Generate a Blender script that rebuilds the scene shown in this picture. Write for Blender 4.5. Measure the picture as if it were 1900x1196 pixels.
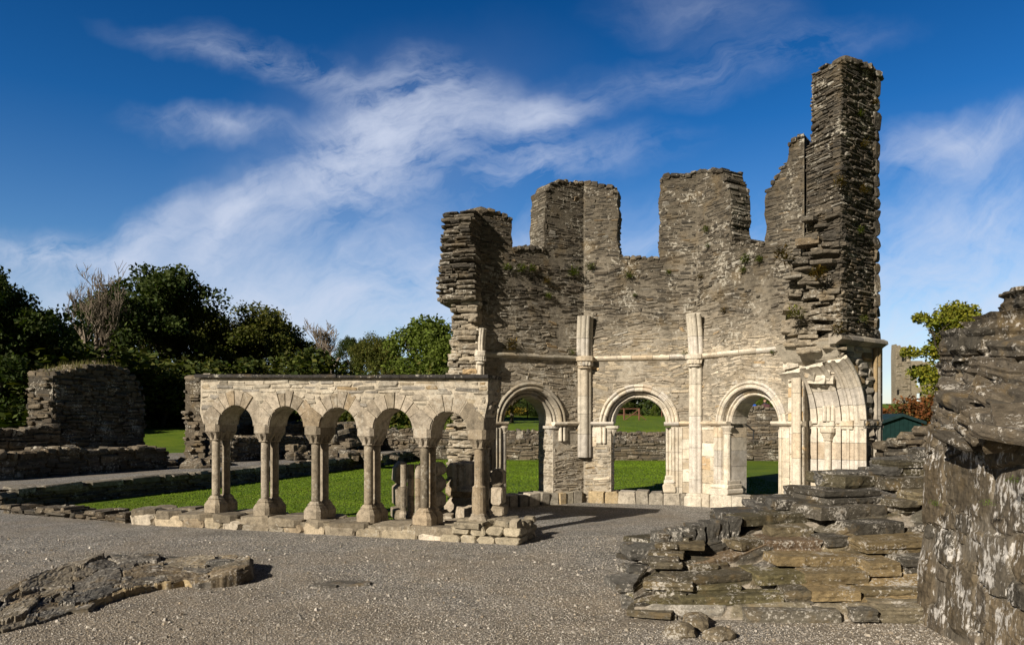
import bpy, math, random
import numpy as np
from mathutils import Vector, Matrix, noise
from mathutils.geometry import tessellate_polygon

for _o in list(bpy.data.objects):
    bpy.data.objects.remove(_o)
SC = bpy.context.scene
COL = SC.collection
R = math.radians

# ------------------------------------------------------------------ camera
EYE, FOC, CX, HY = 1.65, 1400.0, 950.0, 783.0     # photograph: 1900 px wide, horizon at row 783
cam_d = bpy.data.cameras.new("camera")
cam_d.sensor_width = 36.0
cam_d.lens = 36.0 * FOC / 1900.0
cam_d.shift_y = (HY - 598.0) / 1900.0
cam_d.clip_start, cam_d.clip_end = 0.1, 3000.0
cam = bpy.data.objects.new("camera", cam_d)
cam.location = (0, 0, EYE)
cam.rotation_euler = (R(90), 0, 0)
COL.objects.link(cam)
SC.camera = cam
SC.view_settings.view_transform = 'Standard'
SC.view_settings.look = 'None'
SC.view_settings.exposure = 0.38
SC.view_settings.gamma = 1.0
SC.cycles.max_bounces = 5
SC.cycles.diffuse_bounces = 2
SC.cycles.transparent_max_bounces = 6

# ------------------------------------------------------------------ sun
SUN_EL = R(27.0)
SUN_DIR = Vector((0.66, 0.75, 0)).normalized()          # the way the light travels over the ground
sun_d = bpy.data.lights.new("sun", 'SUN')
sun_d.energy = 5.0
sun_d.angle = R(0.5)
sun_d.color = (1.0, 0.90, 0.76)
sun = bpy.data.objects.new("sun", sun_d)
_travel = Vector((SUN_DIR.x * math.cos(SUN_EL), SUN_DIR.y * math.cos(SUN_EL), -math.sin(SUN_EL)))
sun.rotation_euler = _travel.to_track_quat('-Z', 'Y').to_euler()
sun.location = (-20, -20, 30)
COL.objects.link(sun)

# ------------------------------------------------------------------ sky
def new_node(nt, kind, **kw):
    n = nt.nodes.new(kind)
    for k, v in kw.items():
        setattr(n, k, v)
    return n

def sock(nt, s, v):
    if isinstance(v, bpy.types.NodeSocket):
        nt.links.new(v, s)
    else:
        s.default_value = v

def mth(nt, op, a, b=None, c=None, clamp=False):
    n = new_node(nt, 'ShaderNodeMath', operation=op, use_clamp=clamp)
    sock(nt, n.inputs[0], a)
    if b is not None:
        sock(nt, n.inputs[1], b)
    if c is not None:
        sock(nt, n.inputs[2], c)
    return n.outputs[0]

def mix(nt, fac, a, b, mode='MIX'):
    n = new_node(nt, 'ShaderNodeMix', data_type='RGBA', blend_type=mode)
    n.clamp_factor = True
    sock(nt, n.inputs[0], fac)
    sock(nt, n.inputs[6], a if isinstance(a, bpy.types.NodeSocket) else tuple(a) + (1,) * (4 - len(a)))
    sock(nt, n.inputs[7], b if isinstance(b, bpy.types.NodeSocket) else tuple(b) + (1,) * (4 - len(b)))
    return n.outputs[2]

def ramp(nt, fac, stops):
    n = new_node(nt, 'ShaderNodeValToRGB')
    sock(nt, n.inputs[0], fac)
    e = n.color_ramp.elements
    while len(e) < len(stops):
        e.new(0.5)
    for q, (p, c) in zip(e, stops):
        q.position = p
        q.color = tuple(c) + (1,) * (4 - len(c)) if not isinstance(c, (int, float)) else (c, c, c, 1)
    return n.outputs[0]

def noise_tex(nt, vec, scale, detail=4.0, rough=0.55, dist=0.0, out='Fac'):
    n = new_node(nt, 'ShaderNodeTexNoise')
    sock(nt, n.inputs['Vector'], vec)
    n.inputs['Scale'].default_value = scale
    n.inputs['Detail'].default_value = detail
    n.inputs['Roughness'].default_value = rough
    n.inputs['Distortion'].default_value = dist
    return n.outputs[out]

def mapping(nt, vec, loc=(0, 0, 0), rot=(0, 0, 0), scale=(1, 1, 1)):
    n = new_node(nt, 'ShaderNodeMapping')
    sock(nt, n.inputs['Vector'], vec)
    n.inputs['Location'].default_value = loc
    n.inputs['Rotation'].default_value = rot
    n.inputs['Scale'].default_value = scale
    return n.outputs[0]

world = bpy.data.worlds.new("World")
SC.world = world
world.use_nodes = True
nt = world.node_tree
nt.nodes.clear()
sky = new_node(nt, 'ShaderNodeTexSky', sky_type='NISHITA')
sky.sun_disc = False
sky.sun_elevation = SUN_EL
sky.sun_rotation = math.atan2(-SUN_DIR.x, -SUN_DIR.y)
sky.altitude = 0
sky.air_density = 1.0
sky.dust_density = 0.3
sky.ozone_density = 3.0
tc = new_node(nt, 'ShaderNodeTexCoord')
dvec = tc.outputs['Generated']
sep = new_node(nt, 'ShaderNodeSeparateXYZ')
nt.links.new(dvec, sep.inputs[0])
dy = mth(nt, 'MAXIMUM', sep.outputs[1], 0.08)
sx = mth(nt, 'DIVIDE', sep.outputs[0], dy)
sz = mth(nt, 'DIVIDE', sep.outputs[2], dy)
comb = new_node(nt, 'ShaderNodeCombineXYZ')
nt.links.new(sx, comb.inputs[0])
nt.links.new(sz, comb.inputs[1])
p2 = comb.outputs[0]
# polarised autumn sky: deep blue overhead, pale at the horizon
grade = ramp(nt, sep.outputs[2], [(0.0, (1.0, 0.92, 0.95)), (0.10, (0.85, 0.92, 1.0)), (0.22, (0.42, 0.70, 0.95)),
                                  (0.36, (0.10, 0.47, 0.83)), (0.50, (0.03, 0.33, 0.65)), (0.60, (0.008, .08, .2)), (1.0, (0.006, 0.025, 0.06))])
sky_col = mix(nt, 1.0, sky.outputs[0], grade, 'MULTIPLY')
sky_col = mix(nt, 1.0, sky_col, ramp(nt, mth(nt, 'MULTIPLY_ADD', sep.outputs[1], .5, .5), [(.46, .12), (.80, 1.0)]), 'MULTIPLY')
# wispy cirrus: noise combed along streaks, gathered in a few banks
warp = noise_tex(nt, p2, 3.2, 5, 0.6, out='Color')
wv = new_node(nt, 'ShaderNodeVectorMath', operation='MULTIPLY_ADD')
nt.links.new(warp, wv.inputs[0])
wv.inputs[1].default_value = (0.16, 0.16, 0)
nt.links.new(p2, wv.inputs[2])
p3 = wv.outputs[0]
OFF = 0.08
def to_sky(px, py):
    return (px - CX) / FOC + OFF, (HY - py) / FOC + OFF
def bank(px, py, rx, ry, ang, amp):
    x, y = to_sky(px, py)
    n = new_node(nt, 'ShaderNodeMapping', vector_type='TEXTURE')
    nt.links.new(p3, n.inputs['Vector'])
    n.inputs['Location'].default_value = (x, y, 0)
    n.inputs['Rotation'].default_value = (0, 0, R(ang))
    n.inputs['Scale'].default_value = (rx / FOC, ry / FOC, 1)
    l = new_node(nt, 'ShaderNodeVectorMath', operation='LENGTH')
    nt.links.new(n.outputs[0], l.inputs[0])
    s = mth(nt, 'SUBTRACT', 1.0, l.outputs['Value'], clamp=True)
    s = mth(nt, 'POWER', s, 1.5)
    return mth(nt, 'MULTIPLY', s, amp)
banks = [(720, 265, 260, 160, 40, 1.35), (640, 330, 300, 130, 30, .5), (430, 130, 300, 46, -17, .26), (480, 390, 260, 100, 14, .6),
         (270, 450, 190, 70, 38, .95), (395, 250, 210, 45, -6, .42), (560, 140, 330, 60, -14, .35), (420, 425, 150, 60, 45, .7), (120, 475, 230, 55, -8, .55), (560, 560, 700, 190, 4, .55), (80, 485, 280, 80, 0, .6), (910, 235, 220, 140, -20, .5), (1020, 210, 130, 55, 12, .8),
         (1280, 135, 520, 70, 13, .22), (1000, 320, 360, 80, 12, .5), (1290, 20, 240, 80, 0, .14), (1820, 420, 380, 160, 12, .5), (1780, 260, 270, 80, 14, .55),
         (1100, 540, 900, 190, 3, .55), (1850, 620, 560, 200, 3, 1.0), (200, 610, 800, 150, 4, .55)]
acc = None
for b_ in banks:
    o_ = bank(*b_)
    acc = o_ if acc is None else mth(nt, 'ADD', acc, o_)
# streaks fan out from one place in the sky, as cirrus combed by a high wind does
hx_, hy_ = (2500 - CX) / FOC + OFF, (HY + 300) / FOC + OFF
sp_ = new_node(nt, 'ShaderNodeSeparateXYZ')
nt.links.new(p3, sp_.inputs[0])
rx_, ry_ = mth(nt, 'SUBTRACT', sp_.outputs[0], hx_), mth(nt, 'SUBTRACT', sp_.outputs[1], hy_)
rl_ = mth(nt, 'SQRT', mth(nt, 'ADD', mth(nt, 'ADD', mth(nt, 'MULTIPLY', rx_, rx_), mth(nt, 'MULTIPLY', ry_, ry_)), .004))
def fan(k, kr, detail, seed):
    c_ = new_node(nt, 'ShaderNodeCombineXYZ')
    nt.links.new(mth(nt, 'MULTIPLY_ADD', mth(nt, 'DIVIDE', rx_, rl_), k, seed), c_.inputs[0])
    nt.links.new(mth(nt, 'MULTIPLY', mth(nt, 'DIVIDE', ry_, rl_), k), c_.inputs[1])
    nt.links.new(mth(nt, 'MULTIPLY', rl_, kr), c_.inputs[2])
    return noise_tex(nt, c_.outputs[0], 1.0, detail, .66, .25)
w1 = fan(13.0, 2.6, 8, 3.0)
w2 = fan(30.0, 5.0, 6, 11.0)
w3 = noise_tex(nt, mapping(nt, p3, rot=(0, 0, R(-28)), scale=(1, 1.7, 1)), 6.5, 12, 0.66, .5)
w4 = noise_tex(nt, p2, 1.9, 4, 0.55)
wisp = mth(nt, 'ADD', mth(nt, 'MULTIPLY', w1, 0.40), mth(nt, 'MULTIPLY', w2, 0.24))
wisp = mth(nt, 'ADD', wisp, mth(nt, 'MULTIPLY', w3, 0.56))
wisp = mth(nt, 'ADD', wisp, mth(nt, 'MULTIPLY', w4, 0.35))
wisp = mth(nt, 'MULTIPLY', mth(nt, 'SUBTRACT', wisp, 0.665), 3.6, clamp=True)
cl = mth(nt, 'MULTIPLY', acc, wisp)
veil = mth(nt, 'ADD', bank(520, 600, 900, 200, 3, .34), bank(1800, 640, 700, 240, 3, .26))
veil = mth(nt, 'ADD', veil, bank(700, 300, 480, 260, 25, .22))
cl = mth(nt, 'ADD', mth(nt, 'MULTIPLY', cl, 2.6), mth(nt, 'MULTIPLY', veil, mth(nt, 'MULTIPLY_ADD', w4, 1.6, .2)))
cl = mth(nt, 'SUBTRACT', 1.0, mth(nt, 'EXPONENT', mth(nt, 'MULTIPLY', cl, -1.0)))
cl = mth(nt, 'MULTIPLY', cl, .9, clamp=True)
front = mth(nt, 'GREATER_THAN', sep.outputs[1], 0.09)
cl = mth(nt, 'MULTIPLY', cl, front)
sky_all = mix(nt, cl, sky_col, (5.6, 6.1, 7.3))
bg = new_node(nt, 'ShaderNodeBackground')
nt.links.new(sky_all, bg.inputs[0])
bg.inputs[1].default_value = 0.092
out = new_node(nt, 'ShaderNodeOutputWorld')
nt.links.new(bg.outputs[0], out.inputs[0])

# ------------------------------------------------------------------ helpers
def P(px, py, Y):
    return Vector(((px - CX) / FOC * Y, Y, EYE + (HY - py) / FOC * Y))

def G(px, Y):
    return Vector(((px - CX) / FOC * Y, Y, 0))

def clamp(x, a=0.0, b=1.0):
    return a if x < a else b if x > b else x

def smooth(a, b, x):
    t = clamp((x - a) / (b - a))
    return t * t * (3 - 2 * t)

def lerp(a, b, t):
    return a + (b - a) * t

def mixc(a, b, t):
    return tuple(a[i] + (b[i] - a[i]) * t for i in range(3))

def mulc(a, k):
    return (a[0] * k, a[1] * k, a[2] * k)

def interp(pts, x):
    if x <= pts[0][0]:
        return pts[0][1]
    for (x0, y0), (x1, y1) in zip(pts, pts[1:]):
        if x <= x1:
            return y0 + (y1 - y0) * (x - x0) / max(1e-6, x1 - x0)
    return pts[-1][1]

class MB:
    def __init__(self):
        self.v, self.f, self.c = [], [], []

    def add(self, vs, fs, col):
        n = len(self.v)
        self.v.extend([tuple(q) for q in vs])
        if isinstance(col, list):
            self.c.extend(col)
        else:
            self.c.extend([col] * len(vs))
        self.f.extend([tuple(i + n for i in q) for q in fs])

    def build(self, name, mat, parent=None, smooth_=False):
        me = bpy.data.meshes.new(name)
        me.from_pydata(self.v, [], self.f)
        at = me.color_attributes.new("col", 'FLOAT_COLOR', 'POINT')
        buf = []
        for q in self.c:
            buf.extend((q[0], q[1], q[2], 1.0))
        at.data.foreach_set("color", buf)
        if smooth_:
            me.polygons.foreach_set("use_smooth", [True] * len(me.polygons))
        me.materials.append(mat)
        me.update()
        o = bpy.data.objects.new(name, me)
        COL.objects.link(o)
        if parent:
            o.parent = parent
            o.matrix_parent_inverse = Matrix.Translation(-parent.location)
        return o

    # ---- pieces
    def box(self, o, x, y, z, col):
        """o corner, x/y/z edge vectors"""
        o, x, y, z = Vector(o), Vector(x), Vector(y), Vector(z)
        vs = [o, o + x, o + x + y, o + y, o + z, o + x + z, o + x + y + z, o + y + z]
        self.add(vs, [(3, 2, 1, 0), (4, 5, 6, 7), (0, 1, 5, 4), (1, 2, 6, 5), (2, 3, 7, 6), (3, 0, 4, 7)], col)

    def stone(self, mapf, u, v, w, h, df, db, col, rng, jit=0.12, bev=0.22, ch=(.12, .4), slope=0.0):
        """an irregular eight-sided stone whose face lies at depth df and whose root lies at db"""
        m = min(w, h)
        c = [m * rng.uniform(*ch) for _ in range(4)]
        a, b = w / 2, h / 2
        pts = [(-a + c[0], -b), (a - c[1], -b), (a, -b + c[1]), (a, b - c[2]), (a - c[2], b), (-a + c[3], b), (-a, b - c[3]), (-a, -b + c[0])]
        j = m * jit
        pts = [(p[0] + rng.uniform(-j, j), p[1] + slope * p[0] + rng.uniform(-j, j)) for p in pts]
        be = m * bev
        sxx, syy = (a - be) / a, (b - be) / b
        tu, tv = rng.uniform(-1, 1) * be * .8 / a, rng.uniform(-1, 1) * be * .8 / b
        vs = [mapf(u + p[0], v + p[1], db) for p in pts]
        vs += [mapf(u + p[0], v + p[1], df - be * rng.uniform(.7, 1.2)) for p in pts]
        vs += [mapf(u + p[0] * sxx, v + p[1] * syy, df + p[0] * tu + p[1] * tv) for p in pts]
        fs = []
        for r0 in (0, 8):
            for i in range(8):
                k = (i + 1) % 8
                fs.append((r0 + i, r0 + k, r0 + 8 + k, r0 + 8 + i))
        fs.append(tuple(range(16, 24)))
        k1, k2 = rng.uniform(.9, 1.05), rng.uniform(.95, 1.08)
        self.add(vs, fs, [mulc(col, k1)] * 16 + [mulc(col, k2)] * 8)

    def slab(self, pts, mapf, d0, d1, col):
        """flat polygon (u, v) made solid between depths d0 (face) and d1"""
        tri = tessellate_polygon([[Vector((p[0], p[1], 0)) for p in pts]])
        n = len(pts)
        vs = [mapf(p[0], p[1], d0) for p in pts] + [mapf(p[0], p[1], d1) for p in pts]
        fs = [tuple(t) for t in tri] + [(t[2] + n, t[1] + n, t[0] + n) for t in tri]
        fs += [(i, (i + 1) % n, (i + 1) % n + n, i + n) for i in range(n)]
        self.add(vs, fs, col)

    def tube(self, path, rad, col, n=8, cap=True):
        vs, fs = [], []
        path = [Vector(p) for p in path]
        for i, p in enumerate(path):
            t = (path[min(i + 1, len(path) - 1)] - path[max(i - 1, 0)]).normalized()
            ref = Vector((0, 0, 1)) if abs(t.z) < .9 else Vector((1, 0, 0))
            a = t.cross(ref).normalized()
            b = t.cross(a)
            r = rad[i] if isinstance(rad, (list, tuple)) else rad
            for k in range(n):
                q = 2 * math.pi * k / n
                vs.append(p + a * (r * math.cos(q)) + b * (r * math.sin(q)))
        for i in range(len(path) - 1):
            for k in range(n):
                k2 = (k + 1) % n
                fs.append((i * n + k, i * n + k2, (i + 1) * n + k2, (i + 1) * n + k))
        if cap:
            fs.append(tuple(range(n - 1, -1, -1)))
            fs.append(tuple(range((len(path) - 1) * n, len(path) * n)))
        self.add(vs, fs, col)

    def lathe(self, c, prof, col, n=16, sq=0.0, rot=0.0):
        """profile [(radius, z)] turned round the upright through c; sq > 0 squares it off"""
        vs, fs = [], []
        for r, z in prof:
            for k in range(n):
                q = 2 * math.pi * (k + .5) / n
                cx, cy = math.cos(q), math.sin(q)
                if sq:
                    m = max(abs(cx), abs(cy))
                    cx, cy = lerp(cx, cx / m, sq), lerp(cy, cy / m, sq)
                x, y = r * cx, r * cy
                vs.append((c[0] + x * math.cos(rot) - y * math.sin(rot), c[1] + x * math.sin(rot) + y * math.cos(rot), c[2] + z))
        m = len(prof)
        for i in range(m - 1):
            for k in range(n):
                k2 = (k + 1) % n
                fs.append((i * n + k, i * n + k2, (i + 1) * n + k2, (i + 1) * n + k))
        fs.append(tuple(range(n - 1, -1, -1)))
        fs.append(tuple(range((m - 1) * n, m * n)))
        self.add(vs, fs, col)

    def boulder(self, c, size, rng, col, rot=(0, 0, 0), strata=0.5, rough=0.22, n=(9, 6, 5), sq=0.75):
        """a broken block of layered stone: a rounded box roughened by noise, with ledges along its bedding"""
        nx, ny, nz = n
        M = Matrix.Rotation(rot[2], 3, 'Z') @ Matrix.Rotation(rot[1], 3, 'Y') @ Matrix.Rotation(rot[0], 3, 'X')
        c = Vector(c)
        off = Vector((rng.uniform(-50, 50), rng.uniform(-50, 50), rng.uniform(-50, 50)))
        idx, vs, fs, cs = {}, [], [], []
        hx, hy, hz = size[0] / 2, size[1] / 2, size[2] / 2
        m = min(size)
        def vert(i, j, k):
            key = (i, j, k)
            if key in idx:
                return idx[key]
            p = Vector((2 * i / nx - 1, 2 * j / ny - 1, 2 * k / nz - 1))
            s = p / max(1e-6, p.length)
            q = p.lerp(s * 1.15, (1 - sq))
            w = Vector((q.x * hx, q.y * hy, q.z * hz))
            lay = noise.noise(Vector((off.x, off.y, w.z / max(.02, m * .18) + off.z)))
            big = noise.noise(w * (1.1 / m) + off)
            fine = noise.noise(w * (4.0 / m) + off)
            dd = m * rough * (big * .9 + fine * .4)
            r = w.normalized()
            w = w + Vector((r.x, r.y, r.z)) * dd + Vector((p.x, p.y, 0)) * (m * strata * .22 * lay)
            vs.append(c + M @ w)
            cs.append(mulc(col, 1 + .22 * fine + .12 * lay))
            idx[key] = len(vs) - 1
            return idx[key]
        for i in range(nx):
            for j in range(ny):
                fs.append((vert(i, j, 0), vert(i, j + 1, 0), vert(i + 1, j + 1, 0), vert(i + 1, j, 0)))
                fs.append((vert(i, j, nz), vert(i + 1, j, nz), vert(i + 1, j + 1, nz), vert(i, j + 1, nz)))
        for i in range(nx):
            for k in range(nz):
                fs.append((vert(i, 0, k), vert(i + 1, 0, k), vert(i + 1, 0, k + 1), vert(i, 0, k + 1)))
                fs.append((vert(i, ny, k), vert(i, ny, k + 1), vert(i + 1, ny, k + 1), vert(i + 1, ny, k)))
        for j in range(ny):
            for k in range(nz):
                fs.append((vert(0, j, k), vert(0, j, k + 1), vert(0, j + 1, k + 1), vert(0, j + 1, k)))
                fs.append((vert(nx, j, k), vert(nx, j + 1, k), vert(nx, j + 1, k + 1), vert(nx, j, k + 1)))
        self.add(vs, fs, cs)

    def sweep(self, prof, path, col):
        """profile points (a, b) placed on frames (origin, A, B) along a path; open strip"""
        n = len(prof)
        vs, fs = [], []
        for o, A, B in path:
            for a, b in prof:
                vs.append(o + A * a + B * b)
        for i in range(len(path) - 1):
            for k in range(n - 1):
                fs.append((i * n + k, i * n + k + 1, (i + 1) * n + k + 1, (i + 1) * n + k))
        fs.append(tuple(range(n)))
        fs.append(tuple(range((len(path) - 1) * n, len(path) * n))[::-1])
        self.add(vs, fs, col)

def lay(mb, mapf, inside, u0, u1, v0, v1, hr, wr, jut, colf, rng, db=-.14, gap=.004, wave=.02, deep=0.0, jit=.12, big_=False, skipf=None):
    """lay a face of rubble in wavy courses; stones are cut short where `inside` ends"""
    v = v0
    off = Vector((rng.uniform(-99, 99), rng.uniform(-99, 99), 0))
    while v < v1:
        H = rng.uniform(*hr)
        u = u0 - rng.random() * wr[0]
        while u < u1:
            w = rng.uniform(*wr) * (1.0 if rng.random() < .75 else 1.5)
            hs = [(0.0, H)]
            if H > hr[0] * 1.5 and rng.random() < .4:
                k = rng.uniform(.35, .65)
                hs = [(0.0, H * k - gap / 2), (H * k + gap / 2, H * (1 - k) - gap / 2)]
            if skipf and skipf(u + w / 2, v) and rng.random() < .72:
                hs = []
            elif big_ and rng.random() < .055:
                hs = [(-.02, rng.uniform(.09, .15))]
                w = max(w, rng.uniform(.16, .34))
            for dv, hh in hs:
                q_ = Vector((u * 1.1, v * .8, 0)) + off
                wob = wave * (noise.noise(q_) + .5 * noise.noise(q_ * 2.7))
                q_.x += .11
                slp = wave * (noise.noise(q_) + .5 * noise.noise(q_ * 2.7)) - wob
                slp = clamp(slp * 10 + rng.uniform(-.05, .05), -.35, .35)
                hh *= rng.uniform(.72, 1.25)
                vc = v + dv + H * .28 * rng.uniform(-1, 1) + hh / 2 + wob
                run, cur = None, None
                S = max(3, int(w / .04))
                for i in range(S + 1):
                    uu = u + w * i / S
                    ok = inside(uu, vc - hh * .4) and inside(uu, vc + hh * .4)
                    if ok:
                        cur = (cur[0], uu) if cur else (uu, uu)
                        if run is None or cur[1] - cur[0] > run[1] - run[0]:
                            run = cur
                    else:
                        cur = None
                if run and run[1] - run[0] > .03:
                    a, b = run
                    q = rng.random()
                    j = jut * (q * q * 1.5 - .3)
                    if deep and rng.random() < .06:
                        j -= deep
                    mb.stone(mapf, (a + b) / 2, vc, b - a, hh * rng.uniform(.86, 1.06), j, db, colf((a + b) / 2, vc, rng), rng, jit, slope=slp)
            u += w + gap
        v += H + gap

def cells(m, mapf, L, H, nu, nv, seeds, mort, amp=.04, edge=(.05, .30), rough=.012, warp=.05, fs_=1.0, cut=1.9):
    """a continuous masonry surface: each seed (u, v, half-width, half-height, colour, lift) grows a stone up to its
    neighbours, with mortar in the joints between"""
    us, vs_ = np.linspace(0, L, nu + 1), np.linspace(0, H, nv + 1)
    U, V = np.meshgrid(us, vs_)
    wu, wv, nf, ng = [], [], [], []
    for j in range(nv + 1):
        for i in range(nu + 1):
            a, b = us[i] * fs_, vs_[j] * fs_
            wu.append(noise.noise(Vector((a * 5, b * 5, 1.7))) + .5 * noise.noise(Vector((a * 13, b * 13, 2.7))))
            wv.append(noise.noise(Vector((a * 5, b * 5, 8.7))) + .5 * noise.noise(Vector((a * 13, b * 13, 4.7))))
            nf.append(noise.noise(Vector((a * 7, b * 16, 3.1))) + .6 * noise.noise(Vector((a * 22, b * 40, 6.1))))
            ng.append(noise.noise(Vector((a * 2.2, b * 2.2, 5.5))))
    sh = U.shape
    WU, WV, NF, NG = (np.array(q).reshape(sh) for q in (wu, wv, nf, ng))
    UU, VV = U + WU * warp, V + WV * warp * .7
    d1 = np.full(sh, 1e9)
    d2 = np.full(sh, 1e9)
    ix = np.zeros(sh, int)
    for k, s in enumerate(seeds):
        q = (np.abs((UU - s[0]) / s[2]) ** 3 + np.abs((VV - s[1]) / s[3]) ** 3) ** (1 / 3)
        near = q < d1
        d2 = np.where(near, d1, np.minimum(d2, q))
        ix = np.where(near, k, ix)
        d1 = np.where(near, q, d1)
    e = d2 - d1
    t = np.clip((e - edge[0]) / (edge[1] - edge[0]), 0, 1)
    t = t * t * (3 - 2 * t)
    t = t * np.clip((cut - d1) / .25, 0, 1)
    lift = np.array([s[5] for s in seeds])[ix]
    rr = np.random.RandomState(len(seeds))
    tu, tv = rr.uniform(-1, 1, len(seeds))[ix], rr.uniform(-1, 1, len(seeds))[ix]
    su, sv = np.array([s[0] for s in seeds])[ix], np.array([s[1] for s in seeds])[ix]
    D = t * (amp * (.55 + lift) + (tu * (U - su) + tv * (V - sv)) * .06) + NF * rough * (.4 + t) + NG * rough * 1.5
    C = np.array([s[4] for s in seeds])[ix] * (1 + .25 * NF + .15 * NG)[..., None]
    tc_ = np.clip((e - edge[0] * .8) / .10, 0, 1)[..., None] * np.clip((cut - d1) / .12, 0, 1)[..., None]
    M_ = np.array(mort)[None, None, :] * (1 + .25 * NG + .2 * NF)[..., None]
    C = np.clip(M_ * (1 - tc_) + C * tc_, .01, 1)
    pts = [mapf(float(U[j, i]), float(V[j, i]), float(D[j, i])) for j in range(nv + 1) for i in range(nu + 1)]
    fs = [(j * (nu + 1) + i, j * (nu + 1) + i + 1, (j + 1) * (nu + 1) + i + 1, (j + 1) * (nu + 1) + i) for j in range(nv) for i in range(nu)]
    m.add(pts, fs, [tuple(c) for c in C.reshape(-1, 3).tolist()])
    return pts

def scatter_seeds(rng, L, H, sizes, n, colf, lift=(.0, 1.0), fixed=(), pack=.86):
    """throw down stones of given (half-width, half-height) ranges, large ones first, without much overlap"""
    out = [tuple(f) for f in fixed]
    for (w0, w1, h0, h1), k in zip(sizes, n):
        for _ in range(k):
            u, v, w, h = rng.uniform(0, L), rng.uniform(0, H), rng.uniform(w0, w1), rng.uniform(h0, h1)
            if any(abs(u - o[0]) < (w + o[2]) * pack and abs(v - o[1]) < (h + o[3]) * pack for o in out):
                continue
            out.append((u, v, w, h, colf(rng), rng.uniform(*lift)))
    return out

def cap_stones(mb, mapf, pts, d0, d1, colf, rng, hr=(.05, .11), wr=(.15, .4)):
    """loose top courses along a broken wall head"""
    for (ua, va), (ub, vb) in zip(pts, pts[1:]):
        if abs(ub - ua) < .05:
            continue
        u = ua
        while u < ub - .03:
            w = min(rng.uniform(*wr), ub - u)
            v = va + (vb - va) * ((u + w / 2 - ua) / (ub - ua))
            h = rng.uniform(*hr)
            dd = d0
            while dd > d1 + .05:
                t = min(rng.uniform(.18, .42), dd - d1)
                mb.stone(lambda a, b, d, _u=u + w / 2, _dd=dd: mapf(_u + a, v + b, _dd + d), 0, rng.uniform(-.01, .03) - .01, w * rng.uniform(.9, 1.08), h, rng.uniform(0, .03), -t, colf(u, v, rng), rng, .2)
                dd -= t
            u += w

def tag(o, label, cat, group=None, kind=None):
    o["label"] = label
    o["category"] = cat
    if group:
        o["group"] = group
    if kind:
        o["kind"] = kind
    return o

def struct(o, kind='structure'):
    o["kind"] = kind
    return o

def empty(name, loc, label, cat, group=None):
    o = bpy.data.objects.new(name, None)
    o.empty_display_size = .3
    o.location = loc
    COL.objects.link(o)
    return tag(o, label, cat, group)

# ------------------------------------------------------------------ materials
def base_mat(name):
    m = bpy.data.materials.new(name)
    m.use_nodes = True
    t = m.node_tree
    t.nodes.clear()
    o = new_node(t, 'ShaderNodeOutputMaterial')
    b = new_node(t, 'ShaderNodeBsdfPrincipled')
    t.links.new(b.outputs[0], o.inputs[0])
    b.inputs['Roughness'].default_value = .9
    b.inputs['Specular IOR Level'].default_value = .25
    return m, t, b

def stone_mat(name, scale=1.0, lichen=.5, lichen_col=(.52, .5, .44), dark=.5, bump=.6, strata=2.2, ochre=.18, fine=1.0, thr=.665):
    """weathered stone: the stone's own colour, mottled, stained and spotted with lichen"""
    m, t, b = base_mat(name)
    at = new_node(t, 'ShaderNodeAttribute', attribute_name='col')
    g = new_node(t, 'ShaderNodeNewGeometry').outputs['Position']
    flat = mapping(t, g, scale=(1, 1, strata))
    n1 = noise_tex(t, flat, 9 * scale, 6, .65)
    n2 = noise_tex(t, g, 2.3 * scale, 4, .6)
    n3 = noise_tex(t, flat, 45 * scale, 3, .6)
    c = at.outputs['Color']
    v = ramp(t, n1, [(.28, 1 - dark), (.5, 1.0), (.72, 1.28)])
    c = mix(t, 1.0, c, v, 'MULTIPLY')
    v3 = ramp(t, n3, [(.3, .68), (.5, 1.0), (.7, 1.2)])
    c = mix(t, fine, c, mix(t, 1.0, c, v3, 'MULTIPLY'))
    oc = ramp(t, n2, [(.55, 0.0), (.7, ochre)])
    c = mix(t, oc, c, (.24, .165, .07))
    st = ramp(t, noise_tex(t, mapping(t, g, loc=(7, 3, 1), scale=(1, 1, .45)), 1.7 * scale, 6, .62), [(.5, 0.0), (.68, dark * .9)])
    c = mix(t, st, c, mix(t, 1.0, c, (.42, .40, .37), 'MULTIPLY'))
    ln = noise_tex(t, mapping(t, g, scale=(1, 1, min(1.0, strata))), 16 * scale, 6, .72)
    lm = noise_tex(t, mapping(t, g, loc=(3, 9, 4)), 1.9 * scale, 3, .6)
    lsum = mth(t, 'ADD', mth(t, 'MULTIPLY', ln, .7), mth(t, 'MULTIPLY', lm, .45))
    lf = ramp(t, lsum, [(thr, 0.0), (thr + .035, lichen)])
    c = mix(t, lf, c, lichen_col)
    t.links.new(c, b.inputs['Base Color'])
    h = mth(t, 'ADD', mth(t, 'MULTIPLY', n1, .7), mth(t, 'MULTIPLY', n3, .35))
    h = mth(t, 'ADD', h, mth(t, 'MULTIPLY', noise_tex(t, flat, 140 * scale, 2, .5), .12))
    bp = new_node(t, 'ShaderNodeBump')
    bp.inputs['Strength'].default_value = bump
    bp.inputs['Distance'].default_value = .03 / scale
    t.links.new(h, bp.inputs['Height'])
    t.links.new(bp.outputs[0], b.inputs['Normal'])
    return m

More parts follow.
